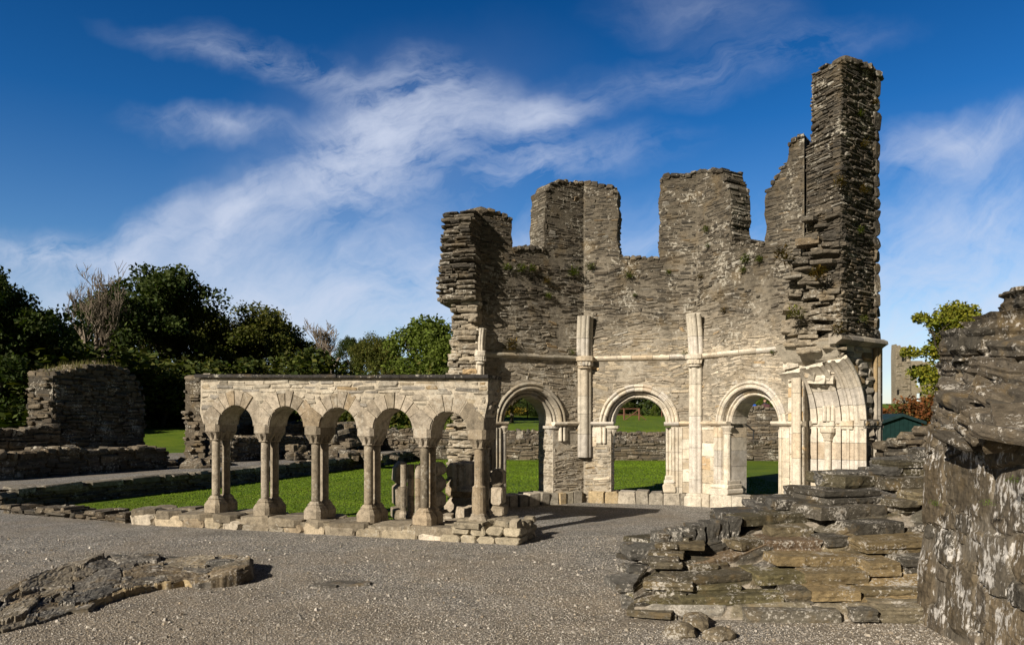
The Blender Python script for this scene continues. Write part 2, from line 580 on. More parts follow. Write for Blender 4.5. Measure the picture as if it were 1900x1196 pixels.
M_RUBBLE = stone_mat("slate_rubble", 1.0, .7, (.50, .47, .40), dark=.62, bump=1.0, thr=.64, ochre=.3)
M_PALE = stone_mat("pale_limestone", 1.0, .25, (.66, .63, .57), dark=.28, bump=.35, strata=1.0, ochre=.3, fine=.7)
M_SAND = stone_mat("cloister_sandstone", 1.3, .45, (.50, .47, .40), dark=.52, bump=.6, strata=1.0, ochre=.14, thr=.635)
M_NEAR = stone_mat("foreground_slate", 2.2, .75, (.50, .47, .42), dark=.55, bump=.85, strata=2.6, ochre=.4, thr=.63)
M_DRIP = stone_mat("lichened_slate", 2.0, .95, (.50, .48, .45), dark=.6, bump=.8, strata=.30, ochre=.2, thr=.615)
M_FAR = stone_mat("distant_stone", .35, .3, dark=.4, bump=.4)

def plain_mat(name, col, rough=.85, bumps=None, var=.25, vscale=6.0):
    m, t, b = base_mat(name)
    g = new_node(t, 'ShaderNodeNewGeometry').outputs['Position']
    n = noise_tex(t, g, vscale, 5, .6)
    c = mix(t, 1.0, col, ramp(t, n, [(.3, 1 - var), (.7, 1 + var)]), 'MULTIPLY')
    t.links.new(c, b.inputs['Base Color'])
    b.inputs['Roughness'].default_value = rough
    return m

M_WOOD = plain_mat("weathered_wood", (.16, .075, .05))
M_SHED = plain_mat("green_painted_boards", (.008, .03, .028), .6)
M_ROOF = plain_mat("felt_roof", (.012, .032, .034), .7)
M_RAIL = plain_mat("dark_iron", (.02, .02, .02), .5)
M_BARK = plain_mat("bark", (.085, .07, .052))
M_TWIG = plain_mat("pale_twigs", (.22, .18, .14))

def vcol_mat(name, rough=.8, trans=0.0, spec=.2):
    m, t, b = base_mat(name)
    at = new_node(t, 'ShaderNodeAttribute', attribute_name='col')
    t.links.new(at.outputs['Color'], b.inputs['Base Color'])
    b.inputs['Roughness'].default_value = rough
    b.inputs['Specular IOR Level'].default_value = spec
    if trans:
        o = [n for n in t.nodes if n.type == 'OUTPUT_MATERIAL'][0]
        tr = new_node(t, 'ShaderNodeBsdfTranslucent')
        t.links.new(mix(t, 1.0, at.outputs['Color'], (1.1, 1.25, .5), 'MULTIPLY'), tr.inputs[0])
        ms = new_node(t, 'ShaderNodeMixShader')
        ms.inputs[0].default_value = trans
        t.links.new(b.outputs[0], ms.inputs[1])
        t.links.new(tr.outputs[0], ms.inputs[2])
        t.links.new(ms.outputs[0], o.inputs[0])
    return m
M_LEAF = vcol_mat("leaves", .7, .25)
M_CLOTH = vcol_mat("cloth_and_skin", .8)
M_PEB = vcol_mat("loose_gravel", .85)

def gravel_mat(name, a, b_, c_, soil):
    m, t, b = base_mat(name)
    g = new_node(t, 'ShaderNodeNewGeometry').outputs['Position']
    def vor(scale):
        n = new_node(t, 'ShaderNodeTexVoronoi')
        t.links.new(g, n.inputs['Vector'])
        n.inputs['Scale'].default_value = scale
        return n
    v1, v2 = vor(46), vor(84)
    s1 = new_node(t, 'ShaderNodeSeparateColor')
    t.links.new(v1.outputs['Color'], s1.inputs[0])
    s2 = new_node(t, 'ShaderNodeSeparateColor')
    t.links.new(v2.outputs['Color'], s2.inputs[0])
    c1 = ramp(t, s1.outputs[0], [(0, mulc(a, .5)), (.35, a), (.62, b_), (.9, c_), (1, mulc(c_, 1.15))])
    c2 = ramp(t, s2.outputs[0], [(0, mulc(a, .4)), (.4, a), (.7, b_), (1, mulc(c_, 1.3))])
    c = mix(t, ramp(t, noise_tex(t, g, 22, 2, .5), [(.45, 0), (.55, 1)]), c1, c2)
    gapm = ramp(t, v1.outputs['Distance'], [(.3, 1.0), (.62, .35)])
    c = mix(t, 1.0, c, gapm, 'MULTIPLY')
    big = noise_tex(t, g, .42, 6, .68)
    sy_ = new_node(t, 'ShaderNodeSeparateXYZ')
    t.links.new(g, sy_.inputs[0])
    worn = mth(t, 'ADD', big, ramp(t, mth(t, 'MULTIPLY', sy_.outputs[1], .1), [(.45, .16), (1.0, 0.0)]))
    c = mix(t, ramp(t, worn, [(.46, 0.0), (.66, .8)]), c, mix(t, 1.0, soil, ramp(t, s1.outputs[2], [(0, .6), (1, 1.35)]), 'MULTIPLY'))
    moss = noise_tex(t, mapping(t, g, loc=(11, 5, 0)), 2.6, 7, .7)
    c = mix(t, ramp(t, moss, [(.635, 0.0), (.73, .6)]), c, (.10, .115, .02))
    patch = noise_tex(t, mapping(t, g, loc=(4, 1, 0)), 1.6, 6, .65)
    c = mix(t, 1.0, c, ramp(t, patch, [(.3, .74), (.7, 1.2)]), 'MULTIPLY')
    t.links.new(c, b.inputs['Base Color'])
    h = mth(t, 'SUBTRACT', 1.0, v1.outputs['Distance'])
    h = mth(t, 'ADD', h, mth(t, 'MULTIPLY', mth(t, 'SUBTRACT', 1.0, v2.outputs['Distance']), .5))
    h = mth(t, 'ADD', h, s1.outputs[1])
    bp = new_node(t, 'ShaderNodeBump')
    bp.inputs['Strength'].default_value = .9
    bp.inputs['Distance'].default_value = .010
    t.links.new(h, bp.inputs['Height'])
    t.links.new(bp.outputs[0], b.inputs['Normal'])
    return m
M_GRAVEL = gravel_mat("grey_gravel", (.345, .325, .295), (.46, .438, .40), (.60, .575, .535), (.26, .218, .165))

def grass_mat():
    m, t, b = base_mat("mown_grass")
    g = new_node(t, 'ShaderNodeNewGeometry').outputs['Position']
    n1 = noise_tex(t, g, .7, 5, .6)
    n2 = noise_tex(t, g, 30, 4, .7)
    c = ramp(t, n1, [(.28, (.07, .125, .005)), (.5, (.11, .175, .007)), (.72, (.155, .205, .012))])
    c = mix(t, 1.0, c, ramp(t, n2, [(.25, .55), (.5, 1.0), (.75, 1.4)]), 'MULTIPLY')
    t.links.new(c, b.inputs['Base Color'])
    bp = new_node(t, 'ShaderNodeBump')
    bp.inputs['Strength'].default_value = .8
    bp.inputs['Distance'].default_value = .05
    t.links.new(noise_tex(t, g, 60, 3, .7), bp.inputs['Height'])
    t.links.new(bp.outputs[0], b.inputs['Normal'])
    return m
M_GRASS = grass_mat()
# ------------------------------------------------------------------ ground
def terrain(x, y):
    h = -0.06
    h += lerp(.8, 1.5, smooth(-7, 0, x)) * smooth(37, 48, y) + .5 * smooth(48, 75, y)
    h += 4.2 * smooth(52, 92, y) * smooth(2, -24, x)
    h += .45 * smooth(26, 34, y) * smooth(-7, -12, x - (y - 30) * .05)
    h += .9 * smooth(9, 13, x - y * .16) * smooth(20, 34, y)
    h += 1.6 * smooth(60, 120, y)
    h += .3 * smooth(-16, -40, x)
    h += .08 * noise.noise(Vector((x * .12, y * .12, 0))) * smooth(30, 45, y)
    return h

def axis(lo, hi, step, far):
    a = [lo + step * i for i in range(int((hi - lo) / step) + 1)]
    s, q = step, a[-1]
    while q < far:
        s *= 1.35
        q += s
        a.append(q)
    s, q = step, a[0]
    while q > -far:
        s *= 1.35
        q -= s
        a.insert(0, q)
    return a
xs, ys = axis(-50, 50, 1.25, 900), axis(-4, 110, 1.25, 1200)
mb = MB()
vs = [(x, y, terrain(x, y)) for y in ys for x in xs]
nx = len(xs)
fs = [(j * nx + i, j * nx + i + 1, (j + 1) * nx + i + 1, (j + 1) * nx + i) for j in range(len(ys) - 1) for i in range(nx - 1)]
mb.add(vs, fs, (.08, .15, .01))
struct(mb.build("ground", M_GRASS, smooth_=True))

# plan of the washing house: inner corners of the three standing sides
AL, BL, BR, CR = Vector((-.627, 14.4, 0)), Vector((1.482, 15.6, 0)), Vector((3.687, 15.05, 0)), Vector((5.033, 13.0, 0))
# plan of the cloister walk: right front foot of the arcade, along it to the left, and into the garth
PC, E1, E2 = Vector((.109, 10.18, 0)), Vector((-.952, .308, 0)), Vector((.308, .952, 0))
def CP(a, b, z=0.0):
    return PC + E1 * a + E2 * b + Vector((0, 0, z))

def sheet(name, pts, z, mat, thick=None, step=None):
    m = MB()
    tri = tessellate_polygon([[Vector((p[0], p[1], 0)) for p in pts]])
    m.add([(p[0], p[1], z) for p in pts], [tuple(t) for t in tri], (.3, .3, .3))
    o = m.build(name, mat)
    me = o.data
    if sum(p.normal.z for p in me.polygons) < 0:
        me.flip_normals()
    return struct(o)

yard = [(-40, -6), (30, -6), (12, 11.5), (5.9, 12.6), CR, BR + Vector((.15, .15, 0)), BL + Vector((0, .2, 0)), AL + Vector((-.3, .2, 0)),
        AL + Vector((-.9, -.1, 0)), CP(1.9, 3.3), CP(1.9, .5), CP(6.6, .5), CP(6.9, .9), (-9.0, 13.6), (-9.6, 14.4), (-40, 17.5)]
sheet("gravel_yard", [(p[0], p[1]) for p in yard], 0.0, M_GRAVEL)
WALK = .34
westwalk = [P(60, 924, 15.2), P(360, 879, 19), P(560, 862, 23), P(830, 843, 33)]
edge = [Vector((-9.75, 14.75, 0)), Vector((-8.05, 19.2, 0)), Vector((-6.75, 24.0, 0)), Vector((-4.4, 33, 0))]
sheet("gravel_walk", [(-9.75, 14.75), (-8.05, 19.2), (-6.75, 24), (-4.4, 33), (-5.5, 38), (-14, 36), (-16, 22), (-24, 14.6)], WALK, M_GRAVEL)
sheet("north_walk", [(-3.5, 36.2), (25, 34.2), (25, 38.0), (-4, 39.4)], .76, M_GRAVEL)

# ------------------------------------------------------------------ the washing house
RNG = random.Random(7)
LAV = empty("lavabo_ruin", (2.4, 14.6, 0), "roofless octagonal stone washing house with round arches and one high broken pier", "ruin")
T22 = math.tan(R(22))
TH = .56

class Bay:
    def __init__(s, p0, p1):
        s.p0, s.L = p0, (p1 - p0).length
        s.U = (p1 - p0).normalized()
        s.N = Vector((s.U.y, -s.U.x, 0))          # towards the inside of the octagon
        s.rm = 1.0

    def map(s, u, v, d):
        k = .45
        if u < k:
            u2 = u + d * T22 * (1 - u / k) if u > 0 else u + d * T22
        elif u > s.L - k:
            q = (u - (s.L - k)) / k
            u2 = u - d * T22 * min(1, q) * s.rm
        else:
            u2 = u
        return s.p0 + s.U * u2 + s.N * d + Vector((0, 0, v))

    def u(s, px):
        t = (px - CX) / FOC
        # p0.x + u Ux = t (p0.y + u Uy)
        return (t * s.p0.y - s.p0.x) / (s.U.x - t * s.U.y)

    def z(s, u, py):
        q = s.p0 + s.U * u
        return EYE + (HY - py) / FOC * q.y

    def pz(s, px, py):
        u = s.u(px)
        return u, s.z(u, py)

BA, BB, BC = Bay(AL, BL), Bay(BL, BR), Bay(BR, CR)
BC.rm = -1.0
IMP, STR = 1.62, 2.95

def lav_col(u, v, rng, side=0.0):
    """dark weathered slate above, paler limed rubble low down, now and then a tan or bleached stone"""
    up = smooth(3.0, 4.1, v + .5 * noise.noise(Vector((u * 1.3 + side * 9, v * .9, side))))
    lo = rng.choice([(.40, .34, .25), (.34, .29, .215), (.45, .39, .30), (.29, .245, .185), (.37, .31, .22), (.25, .215, .165)])
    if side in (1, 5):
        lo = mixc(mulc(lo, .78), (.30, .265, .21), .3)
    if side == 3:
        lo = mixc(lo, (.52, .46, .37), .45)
    hi = rng.choice([(.136, .117, .089), (.108, .094, .074), (.175, .15, .115), (.080, .071, .058), (.128, .107, .080)])
    c = mixc(lo, hi, up)
    r = rng.random()
    if r < .02:
        c = mixc(c, (.46, .30, .13), .55 - .35 * up)
    elif r < .05:
        c = mixc(c, (.50, .47, .41), rng.uniform(.4, .9))
    return mulc(c, rng.uniform(.82, 1.18) * lerp(1.14, .80, up))

def core_col(v):
    return mixc((.45, .40, .32), (.095, .081, .06), smooth(2.9, 3.9, v))

def jag(pts, rng, amp=.035, step=.11):
    out = []
    for (a, b), (c, d) in zip(pts, pts[1:]):
        n = max(1, int(math.hypot(c - a, d - b) / step))
        for i in range(n):
            t = i / n
            jx = rng.uniform(-amp, amp) if i else 0
            jy = rng.uniform(-amp, amp) if i else 0
            out.append((a + (c - a) * t + (0 if abs(d - b) < abs(c - a) else jx), b + (d - b) * t + (jy if abs(d - b) < abs(c - a) else 0)))
    out.append(pts[-1])
    return out

def in_poly(pts):
    def f(x, y):
        c = False
        j = len(pts) - 1
        for i in range(len(pts)):
            xi, yi = pts[i]
            xj, yj = pts[j]
            if (yi > y) != (yj > y) and x < (xj - xi) * (y - yi) / (yj - yi) + xi:
                c = not c
            j = i
        return c
    return f

def arch_notch(uc, r, imp, n=20, ul=None, ur=None, base=0.0):
    """outline of an arched opening from its left foot over the crown to its right foot"""
    ul = uc - r if ul is None else ul
    ur = uc + r if ur is None else ur
    return [(ul, base), (ul, imp)] + [(uc - r * math.cos(math.pi * i / n), imp + r * math.sin(math.pi * i / n)) for i in range(n + 1)] + [(ur, imp), (ur, base)]

def bay_wall(bay, sky, uc, rw, jl, jr, seed, side, clear):
    """one side of the octagon: a solid core with an arched doorway and a broken head, faced with laid rubble.
    jl, jr: the rubble jambs; clear(u, v): places taken by carved stones"""
    rng = random.Random(seed)
    sky = jag(sky, rng)
    outline = [(0, -.05)] + arch_notch(uc, rw, IMP, 20, jl, jr, -.05) + [(bay.L, -.05)] + sky[::-1]
    ded = []
    for q in outline:
        if not ded or math.hypot(q[0] - ded[-1][0], q[1] - ded[-1][1]) > .004:
            ded.append(q)
    outline = ded
    m = MB()
    m.slab(outline, bay.map, -.006, -TH, (.2, .175, .14))
    n = len(outline)
    m.c[-2 * n:] = [core_col(q[1]) for q in outline] * 2
    test = in_poly(outline)
    ins = lambda a, b: 0 < a < bay.L and test(a, b) and not clear(a, b)
    top = max(q[1] for q in sky)
    cf = lambda u, v, r: lav_col(u, v, r, side)
    so = Vector((seed * 3.7, side * 5.1, 0))
    skf = lambda a, b: noise.noise(Vector((a * 1.5, b * 1.9, 0)) + so) > .22
    lay(m, bay.map, ins, 0, bay.L, .02, 3.62, (.028, .085), (.06, .28), .012, cf, rng, deep=.015, jit=.24, wave=.13, big_=True, skipf=skf)
    lay(m, bay.map, ins, 0, bay.L, 3.62, 4.75, (.026, .07), (.06, .26), .018, cf, rng, deep=.025, jit=.24, wave=.13, big_=True, skipf=skf)
    lay(m, bay.map, ins, 0, bay.L, 4.75, top, (.026, .075), (.05, .20), .008, cf, rng, deep=.018, jit=.24, wave=.07, big_=True, skipf=skf)
    ext = lambda u, v, d: bay.map(u, v, -TH - .02 - d)
    lay(m, ext, lambda a, b: -.1 < a < bay.L + .1 and test(clamp(a, .01, bay.L - .01), b), 0, bay.L, .02, top, (.08, .16), (.18, .5), .03, cf, rng, db=-.1)
    # rubble on the upright edges of the outline (jambs, window reveals)
    for (a0, b0), (a1, b1) in zip(outline, outline[1:]):
        if abs(b1 - b0) > .09 and abs(a1 - a0) < .2 and .02 < a0 < bay.L - .02 and (b0 + b1) / 2 > .1:
            sgn = 1 if b1 > b0 else -1
            vv, ve = min(b0, b1), max(b0, b1)
            if clear((a0 + a1) / 2, (b0 + b1) / 2):
                continue
            mp = lambda x, y, d, _a=(a0 + a1) / 2, _s=sgn: bay.map(_a + _s * d * (1 if _a < uc or b0 > 3 else 1), y, x)
            q = vv
            while q < ve - .01:
                h = min(rng.uniform(.05, .1), ve - q)
                x = -.02
                while x > -TH + .05:
                    w = min(rng.uniform(.1, .3), x + TH)
                    m.stone(mp, x - w / 2, q + h / 2, w * .95, h * .9, rng.uniform(-.005, .02), -.1, mixc(cf(a0, q, rng), (.40, .36, .29), rng.uniform(.1, .5)), rng)
                    x -= w
                q += h
    cap_stones(m, bay.map, sky, 0.02, -TH, cf, rng)
    return m.build("bay_wall", M_RUBBLE, LAV)

# carved arches: profile (radius, depth) from the outer hood in to the soffit
def voussoir_ring(m, bay, uc, imp, prof, a0, a1, nb, colf, rng, gap=.006):
    for i in range(nb):
        q0 = a0 + (a1 - a0) * i / nb + gap / 2
        q1 = a0 + (a1 - a0) * (i + 1) / nb - gap / 2
        S = 3
        n = len(prof)
        vs, fs = [], []
        dj = rng.uniform(-.006, .006)
        for s in range(S + 1):
            q = q0 + (q1 - q0) * s / S
            for r, d in prof:
                vs.append(bay.map(uc - (r + dj) * math.cos(q), imp + (r + dj) * math.sin(q), d + dj))
        for s in range(S):
            for k in range(n - 1):
                fs.append((s * n + k, s * n + k + 1, (s + 1) * n + k + 1, (s + 1) * n + k))
        fs.append(tuple(range(n)))
        fs.append(tuple(range(S * n, S * n + n))[::-1])
        m.add(vs, fs, colf(rng))

def jamb_blocks(m, bay, uc, side, z0, z1, prof, colf, rng, hs=(.25, .45), gap=.006):
    """the same section carried straight down the jamb in ashlar blocks; side -1 left, +1 right"""
    z = z0
    n = len(prof)
    while z < z1 - .02:
        h = min(rng.uniform(*hs), z1 - z)
        if z1 - z - h < .1:
            h = z1 - z
        dj = rng.uniform(-.006, .006)
        vs = [bay.map(uc + side * (r + dj), zz, d + dj) for zz in (z + gap / 2, z + h - gap / 2) for r, d in prof]
        fs = [(k, k + 1, n + k + 1, n + k) for k in range(n - 1)] + [tuple(range(n)), tuple(range(n, 2 * n))[::-1]]
        m.add(vs, fs, colf(rng))
        z += h

def pale(rng):
    c = rng.choice([(.62, .56, .46), (.57, .52, .43), (.65, .59, .49), (.59, .52, .41), (.54, .50, .44)])
    if rng.random() < .07:
        c = mixc(c, (.52, .37, .20), .4)
    return mulc(c, rng.uniform(.9, 1.08))

def greyc(rng):
    c = rng.choice([(.40, .36, .29), (.34, .31, .25), (.44, .40, .33), (.37, .32, .24)])
    return mulc(c, rng.uniform(.88, 1.1))

HOOD = [(.90, -.08), (.90, .03), (.872, .055), (.85, .05), (.835, .02), (.815, .012), (.80, .045), (.775, .055), (.75, .04), (.74, .0), (.735, -.09), (.73, -.17)]
INNER = [(.735, -.17), (.735, -.10), (.715, -.075), (.69, -.08), (.675, -.12), (.66, -.13), (.645, -.10), (.62, -.095), (.60, -.12), (.595, -.19), (.595, -TH + .02)]
def scale_prof(p, k):
    return [(r * k, d) for r, d in p]

def carved_arch(bay, uc, k, colf, seed, nb1=13, nb2=11, jl=None, jr=None):
    rng = random.Random(seed)
    a = MB()
    voussoir_ring(a, bay, uc, IMP, scale_prof(HOOD, k), 0, math.pi, nb1, colf, rng)
    o = a.build("arch", M_PALE, LAV)
    b = MB()
    voussoir_ring(b, bay, uc, IMP, scale_prof(INNER, k), 0, math.pi, nb2, colf, rng)
    b.build("inner_order", M_PALE, o)
    return o

def fit(bay, pxl, pxr):
    a, b = bay.u(pxl), bay.u(pxr)
    return (a + b) / 2, (b - a) / 2

ucA, rA = fit(BA, 917, 1048)
ucB, rB = fit(BB, 1112, 1260)
ucC, rC = fit(BC, 1330, 1460)
kA, kB, kC = rA / .90, rB / .90, rC / .90

def col_at(b):
    return (b.L / 2)

# wall heads as read off the photograph
skA = [(0, BA.z(0, 392)), BA.pz(905, 388), BA.pz(930, 398), BA.pz(950, 410), BA.pz(951, 460), BA.pz(1011, 462), BA.pz(1012, 356), BA.pz(1022, 340), BA.pz(1046, 337), (BA.L, BA.z(BA.L, 340))]
skB = [(0, BB.z(0, 340)), BB.pz(1110, 341), BB.pz(1138, 347), BB.pz(1147, 362), BB.pz(1148, 478), BB.pz(1223, 478), BB.pz(1224, 345), BB.pz(1229, 328), BB.pz(1260, 326), (BB.L, BB.z(BB.L, 320))]
skC = [(0, BC.z(0, 320)), BC.pz(1330, 316), BC.pz(1342, 318), BC.pz(1350, 340), BC.pz(1356, 368), BC.pz(1357, 452), BC.pz(1419, 455), BC.pz(1420, 362), BC.pz(1432, 345), BC.pz(1446, 320), BC.pz(1460, 300), BC.pz(1468, 262), (BC.L, BC.z(BC.L, 250))]

def clear_for(uc, k, cl, cr, shaft):
    def f(u, v):
        if v > IMP and math.hypot(u - uc, v - IMP) < .885 * k:
            return True
        for a, b, z0, z1 in shaft:
            if a < u < b and z0 < v < z1:
                return True
        if v <= IMP:
            if cl and uc - .9 * k < u < uc and v > cl:
                return True
            if cr and uc < u < uc + .9 * k and v > cr:
                return True
        return False
    return f

inA, inB, inC = .6 * kA, .6 * kB, .6 * kC
bay_wall(BA, skA, ucA, .74 * kA, ucA - inA, ucA + inA * .98, 11, 1, clear_for(ucA, kA, .25, 1.25, []))
bay_wall(BB, skB, ucB, .74 * kB, ucB - inB * 1.05, ucB + inB * 1.2, 12, 2, clear_for(ucB, kB, 1.2, .15, []))
bay_wall(BC, skC, ucC, .74 * kC, ucC - inC * 1.2, ucC + inC * 1.2, 13, 3, clear_for(ucC, kC, .15, .15, []))

carved_arch(BA, ucA, kA, greyc, 21)
carved_arch(BB, ucB, kB, pale, 22)
carved_arch(BC, ucC, kC, pale, 23)

def full_prof(k, extra=0.0):
    return scale_prof([(.97, -.06), (.97, .02)] + HOOD[1:] + INNER[1:], k)

# jambs in ashlar
def jamb(bay, uc, k, side, z0, z1, colf, seed, name="jamb"):
    m = MB()
    jamb_blocks(m, bay, uc, side, z0, z1, full_prof(k), colf, random.Random(seed))
    return m.build(name, M_PALE, LAV)
jamb(BA, ucA, kA, -1, .0, IMP - .07, greyc, 31)
jamb(BA, ucA, kA, +1, 1.27, IMP - .07, pale, 32)
jamb(BB, ucB, kB, -1, 1.22, IMP - .07, pale, 33)
jamb(BB, ucB, kB, +1, .0, IMP - .07, pale, 34)
jamb(BC, ucC, kC, -1, .0, IMP - .07, pale, 35)
jamb(BC, ucC, kC, +1, .0, IMP - .07, pale, 36)

# pale ashlar between carved work on the right-hand sides
def ashlar(bay, a, b, z0, z1, seed, name="ashlar_facing", proud=.012, hs=(.16, .3), ws=(.18, .42), colf=pale):
    m = MB()
    rng = random.Random(seed)
    z = z0
    while z < z1 - .03:
        h = min(rng.uniform(*hs), z1 - z)
        u = a
        while u < b - .02:
            w = min(rng.uniform(*ws), b - u)
            if b - u - w < .07:
                w = b - u
            m.stone(bay.map, u + w / 2, z + h / 2, w - .004, h - .004, proud + rng.uniform(-.004, .007), -.1, colf(rng), rng, .03, .04, (.02, .08))
            u += w
        z += h
    return m.build(name, M_PALE, LAV)
def tanp(rng):
    c = pale(rng)
    return mixc(c, rng.choice([(.50, .33, .15), (.44, .36, .25), c, c]), .7)
ashlar(BC, .14, ucC - .97 * kC, .24, IMP - .06, 41, colf=tanp)
ashlar(BC, ucC + .97 * kC, BC.L - .02, .1, IMP - .06, 42)
ashlar(BC, ucC + .93 * kC, BC.L - .02, IMP + .05, 2.62, 43, colf=tanp)
ashlar(BB, ucB + .97 * kB, BB.L - .14, .24, IMP - .06, 44, colf=tanp)
ashlar(BB, .16, ucB - .97 * kB, 1.15, IMP - .06, 45)

# impost band and string course, stone by stone
def course(bay, a, b, z, h, proud, name, colf, seed, mat=M_PALE):
    m = MB()
    rng = random.Random(seed)
    u = a
    while u < b - .01:
        w = min(rng.uniform(.28, .6), b - u)
        if b - u - w < .1:
            w = b - u
        pr = proud + rng.uniform(-.006, .008)
        prof = [(-.06, h * .5), (pr * .85, h * .5), (pr, h * .25), (pr, -.0), (pr * .6, -h * .32), (.0, -h * .5), (-.06, -h * .5)]
        path = []
        dz = rng.uniform(-.006, .006)
        for uu in (u + .003, u + w - .003):
            o = bay.map(uu, z + dz, 0)
            path.append((o, bay.N, Vector((0, 0, 1))))
        m.sweep(prof, path, colf(rng))
        u += w
    return m.build(name, mat, LAV)
course(BA, .12, BA.L - .1, STR, .10, .075, "string_course", greyc, 51)
course(BB, .1, BB.L - .1, STR, .10, .075, "string_course", pale, 52)
course(BC, .1, BC.u(1474), STR, .10, .07, "string_course", pale, 53)
course(BA, .02, ucA - inA + .02, IMP, .085, .075, "impost", greyc, 54)
course(BA, ucA + inA - .02, BA.L - .12, IMP, .085, .075, "impost", pale, 55)
course(BB, .12, ucB - inB + .03, IMP, .085, .07, "impost", pale, 56)
course(BB, ucB + inB - .03, BB.L - .12, IMP, .085, .07, "impost", pale, 57)
course(BC, .12, ucC - inC + .03, IMP, .085, .07, "impost", pale, 58)
course(BC, ucC + inC - .03, BC.L, IMP, .085, .07, "impost", pale, 59)

# low sill wall of squared blocks across the openings
def sill(bay, a, b, z1, seed, colf):
    m = MB()
    rng = random.Random(seed)
    u = a
    while u < b - .02:
        w = min(rng.uniform(.16, .36), b - u)
        if b - u - w < .1:
            w = b - u
        h = z1 * rng.uniform(.9, 1.05)
        o = lambda x, y, d, _u=u + w / 2: bay.map(_u + x, y, d)
        m.stone(o, 0, h / 2 - .02, w - .006, h + .04, .10 + rng.uniform(-.02, .02), -.36, colf(rng), rng, .04, .07, (.03, .14))
        u += w
    return m.build("sill_wall", M_SAND, LAV)
def sillc(rng):
    return mulc(rng.choice([(.40, .36, .28), (.42, .33, .20), (.30, .27, .22), (.48, .43, .35), (.36, .33, .27)]), rng.uniform(.85, 1.1))
sill(BA, .35, BA.L - .06, .25, 61, sillc)
sill(BB, .1, BB.L - .2, .25, 62, sillc)
sill(BC, .15, BC.L - .1, .27, 63, lambda r: mulc(pale(r), .9))

# corner shafts: three rolls each with a cap and a springer of the lost vault
def corner_shaft(p, out, z0, z1, seed, colf, spring=None, base=None, k_=1.0, cap=True):
    rng = random.Random(seed)
    side = Vector((-out.y, out.x, 0))
    m = MB()
    z = z0
    while z < z1 - .2:
        h = min(rng.uniform(.35, .75), z1 - .2 - z)
        if z1 - .2 - z - h < .12:
            h = z1 - .2 - z
        c = colf(rng)
        for s, r, d in ((-.105 * k_, .062 * k_, .015), (0, .075 * k_, .07 * k_), (.105 * k_, .062 * k_, .015)):
            q = p + side * s + out * d
            m.lathe((q.x, q.y, z + .003), [(r, 0), (r, h - .006)], c, 14)
        m.lathe((p.x, p.y, z + .003), [(.13 * k_, 0), (.13 * k_, h - .006)], c, 8)
        z += h
    o = m.build("corner_shaft", M_PALE, LAV)
    k = MB()
    q = p + out * .035
    ang = math.atan2(side.y, side.x)
    if not cap:
        return o
    k.lathe((q.x, q.y, z1 - .2), [(a * k_, b) for a, b in [(.15, 0), (.165, .02), (.15, .04), (.15, .06), (.2, .15), (.225, .155), (.225, .23), (.2, .25)]], colf(rng), 16, .45, ang)
    for i in range(7):
        a = -1.2 + 2.4 * i / 6
        w = q + (out * math.cos(a) + side * math.sin(a)) * (.17 * k_)
        k.boulder((w.x, w.y, z1 - .1), (.05, .05, .09), rng, colf(rng), n=(3, 3, 3))
    k.build("capital", M_PALE, o)
    if base is not None:
        b = MB()
        b.lathe((q.x, q.y, base), [(.2, 0), (.2, .16), (.19, .18), (.17, .2), (.175, .22), (.15, .25)], colf(rng), 14, .35, ang)
        b.build("base", M_PALE, o)
    if spring:
        top, lean, leanside = spring
        s = MB()
        for q0, q1 in ((0.0, .45), (.46, 1.0)):
            c = colf(rng)
            for sd, r, d in ((-.125 * k_, .07 * k_, 0.0), (-.04 * k_, .06 * k_, .07), (.04 * k_, .06 * k_, .07), (.125 * k_, .07 * k_, 0.0)):
                path = []
                for i in range(6):
                    t = q0 + (q1 - q0) * i / 5
                    path.append(p + side * (sd + leanside * t * t) + out * (d + lean * t * t) + Vector((0, 0, z1 + .05 + (top - z1 - .05) * t)))
                s.tube(path, r, c, 12)
            path = [p + side * (leanside * t * t) + out * (-.03 + lean * t * t) + Vector((0, 0, z1 + .05 + (top - z1 - .05) * t)) for t in (q0, (q0 + q1) / 2, q1)]
            s.tube(path, .14 * k_, c, 10)
        s.build("vault_springer", M_PALE, LAV)
    return o
def bis(b1, b2):
    return (b1.N + b2.N).normalized()
corner_shaft(BL + bis(BA, BB) * .06, bis(BA, BB), .93, STR, 71, lambda r: mulc(pale(r), .82), (3.82, .10, .0), k_=.86)
corner_shaft(BR + bis(BB, BC) * .06, bis(BB, BC), .14, STR, 72, pale, (3.78, .18, .02), 0.0, k_=.8)
corner_shaft(CR + Vector((-.9, -.35, 0)) * .05 - BC.U * .1, Vector((-.93, -.37, 0)), .1, 2.62, 73, pale, k_=.6, cap=False)
corner_shaft(AL + Vector((.2, -.98, 0)) * .10, Vector((.2, -.98, 0)), .9, STR, 74, pale, (3.42, .05, .02), k_=.5)

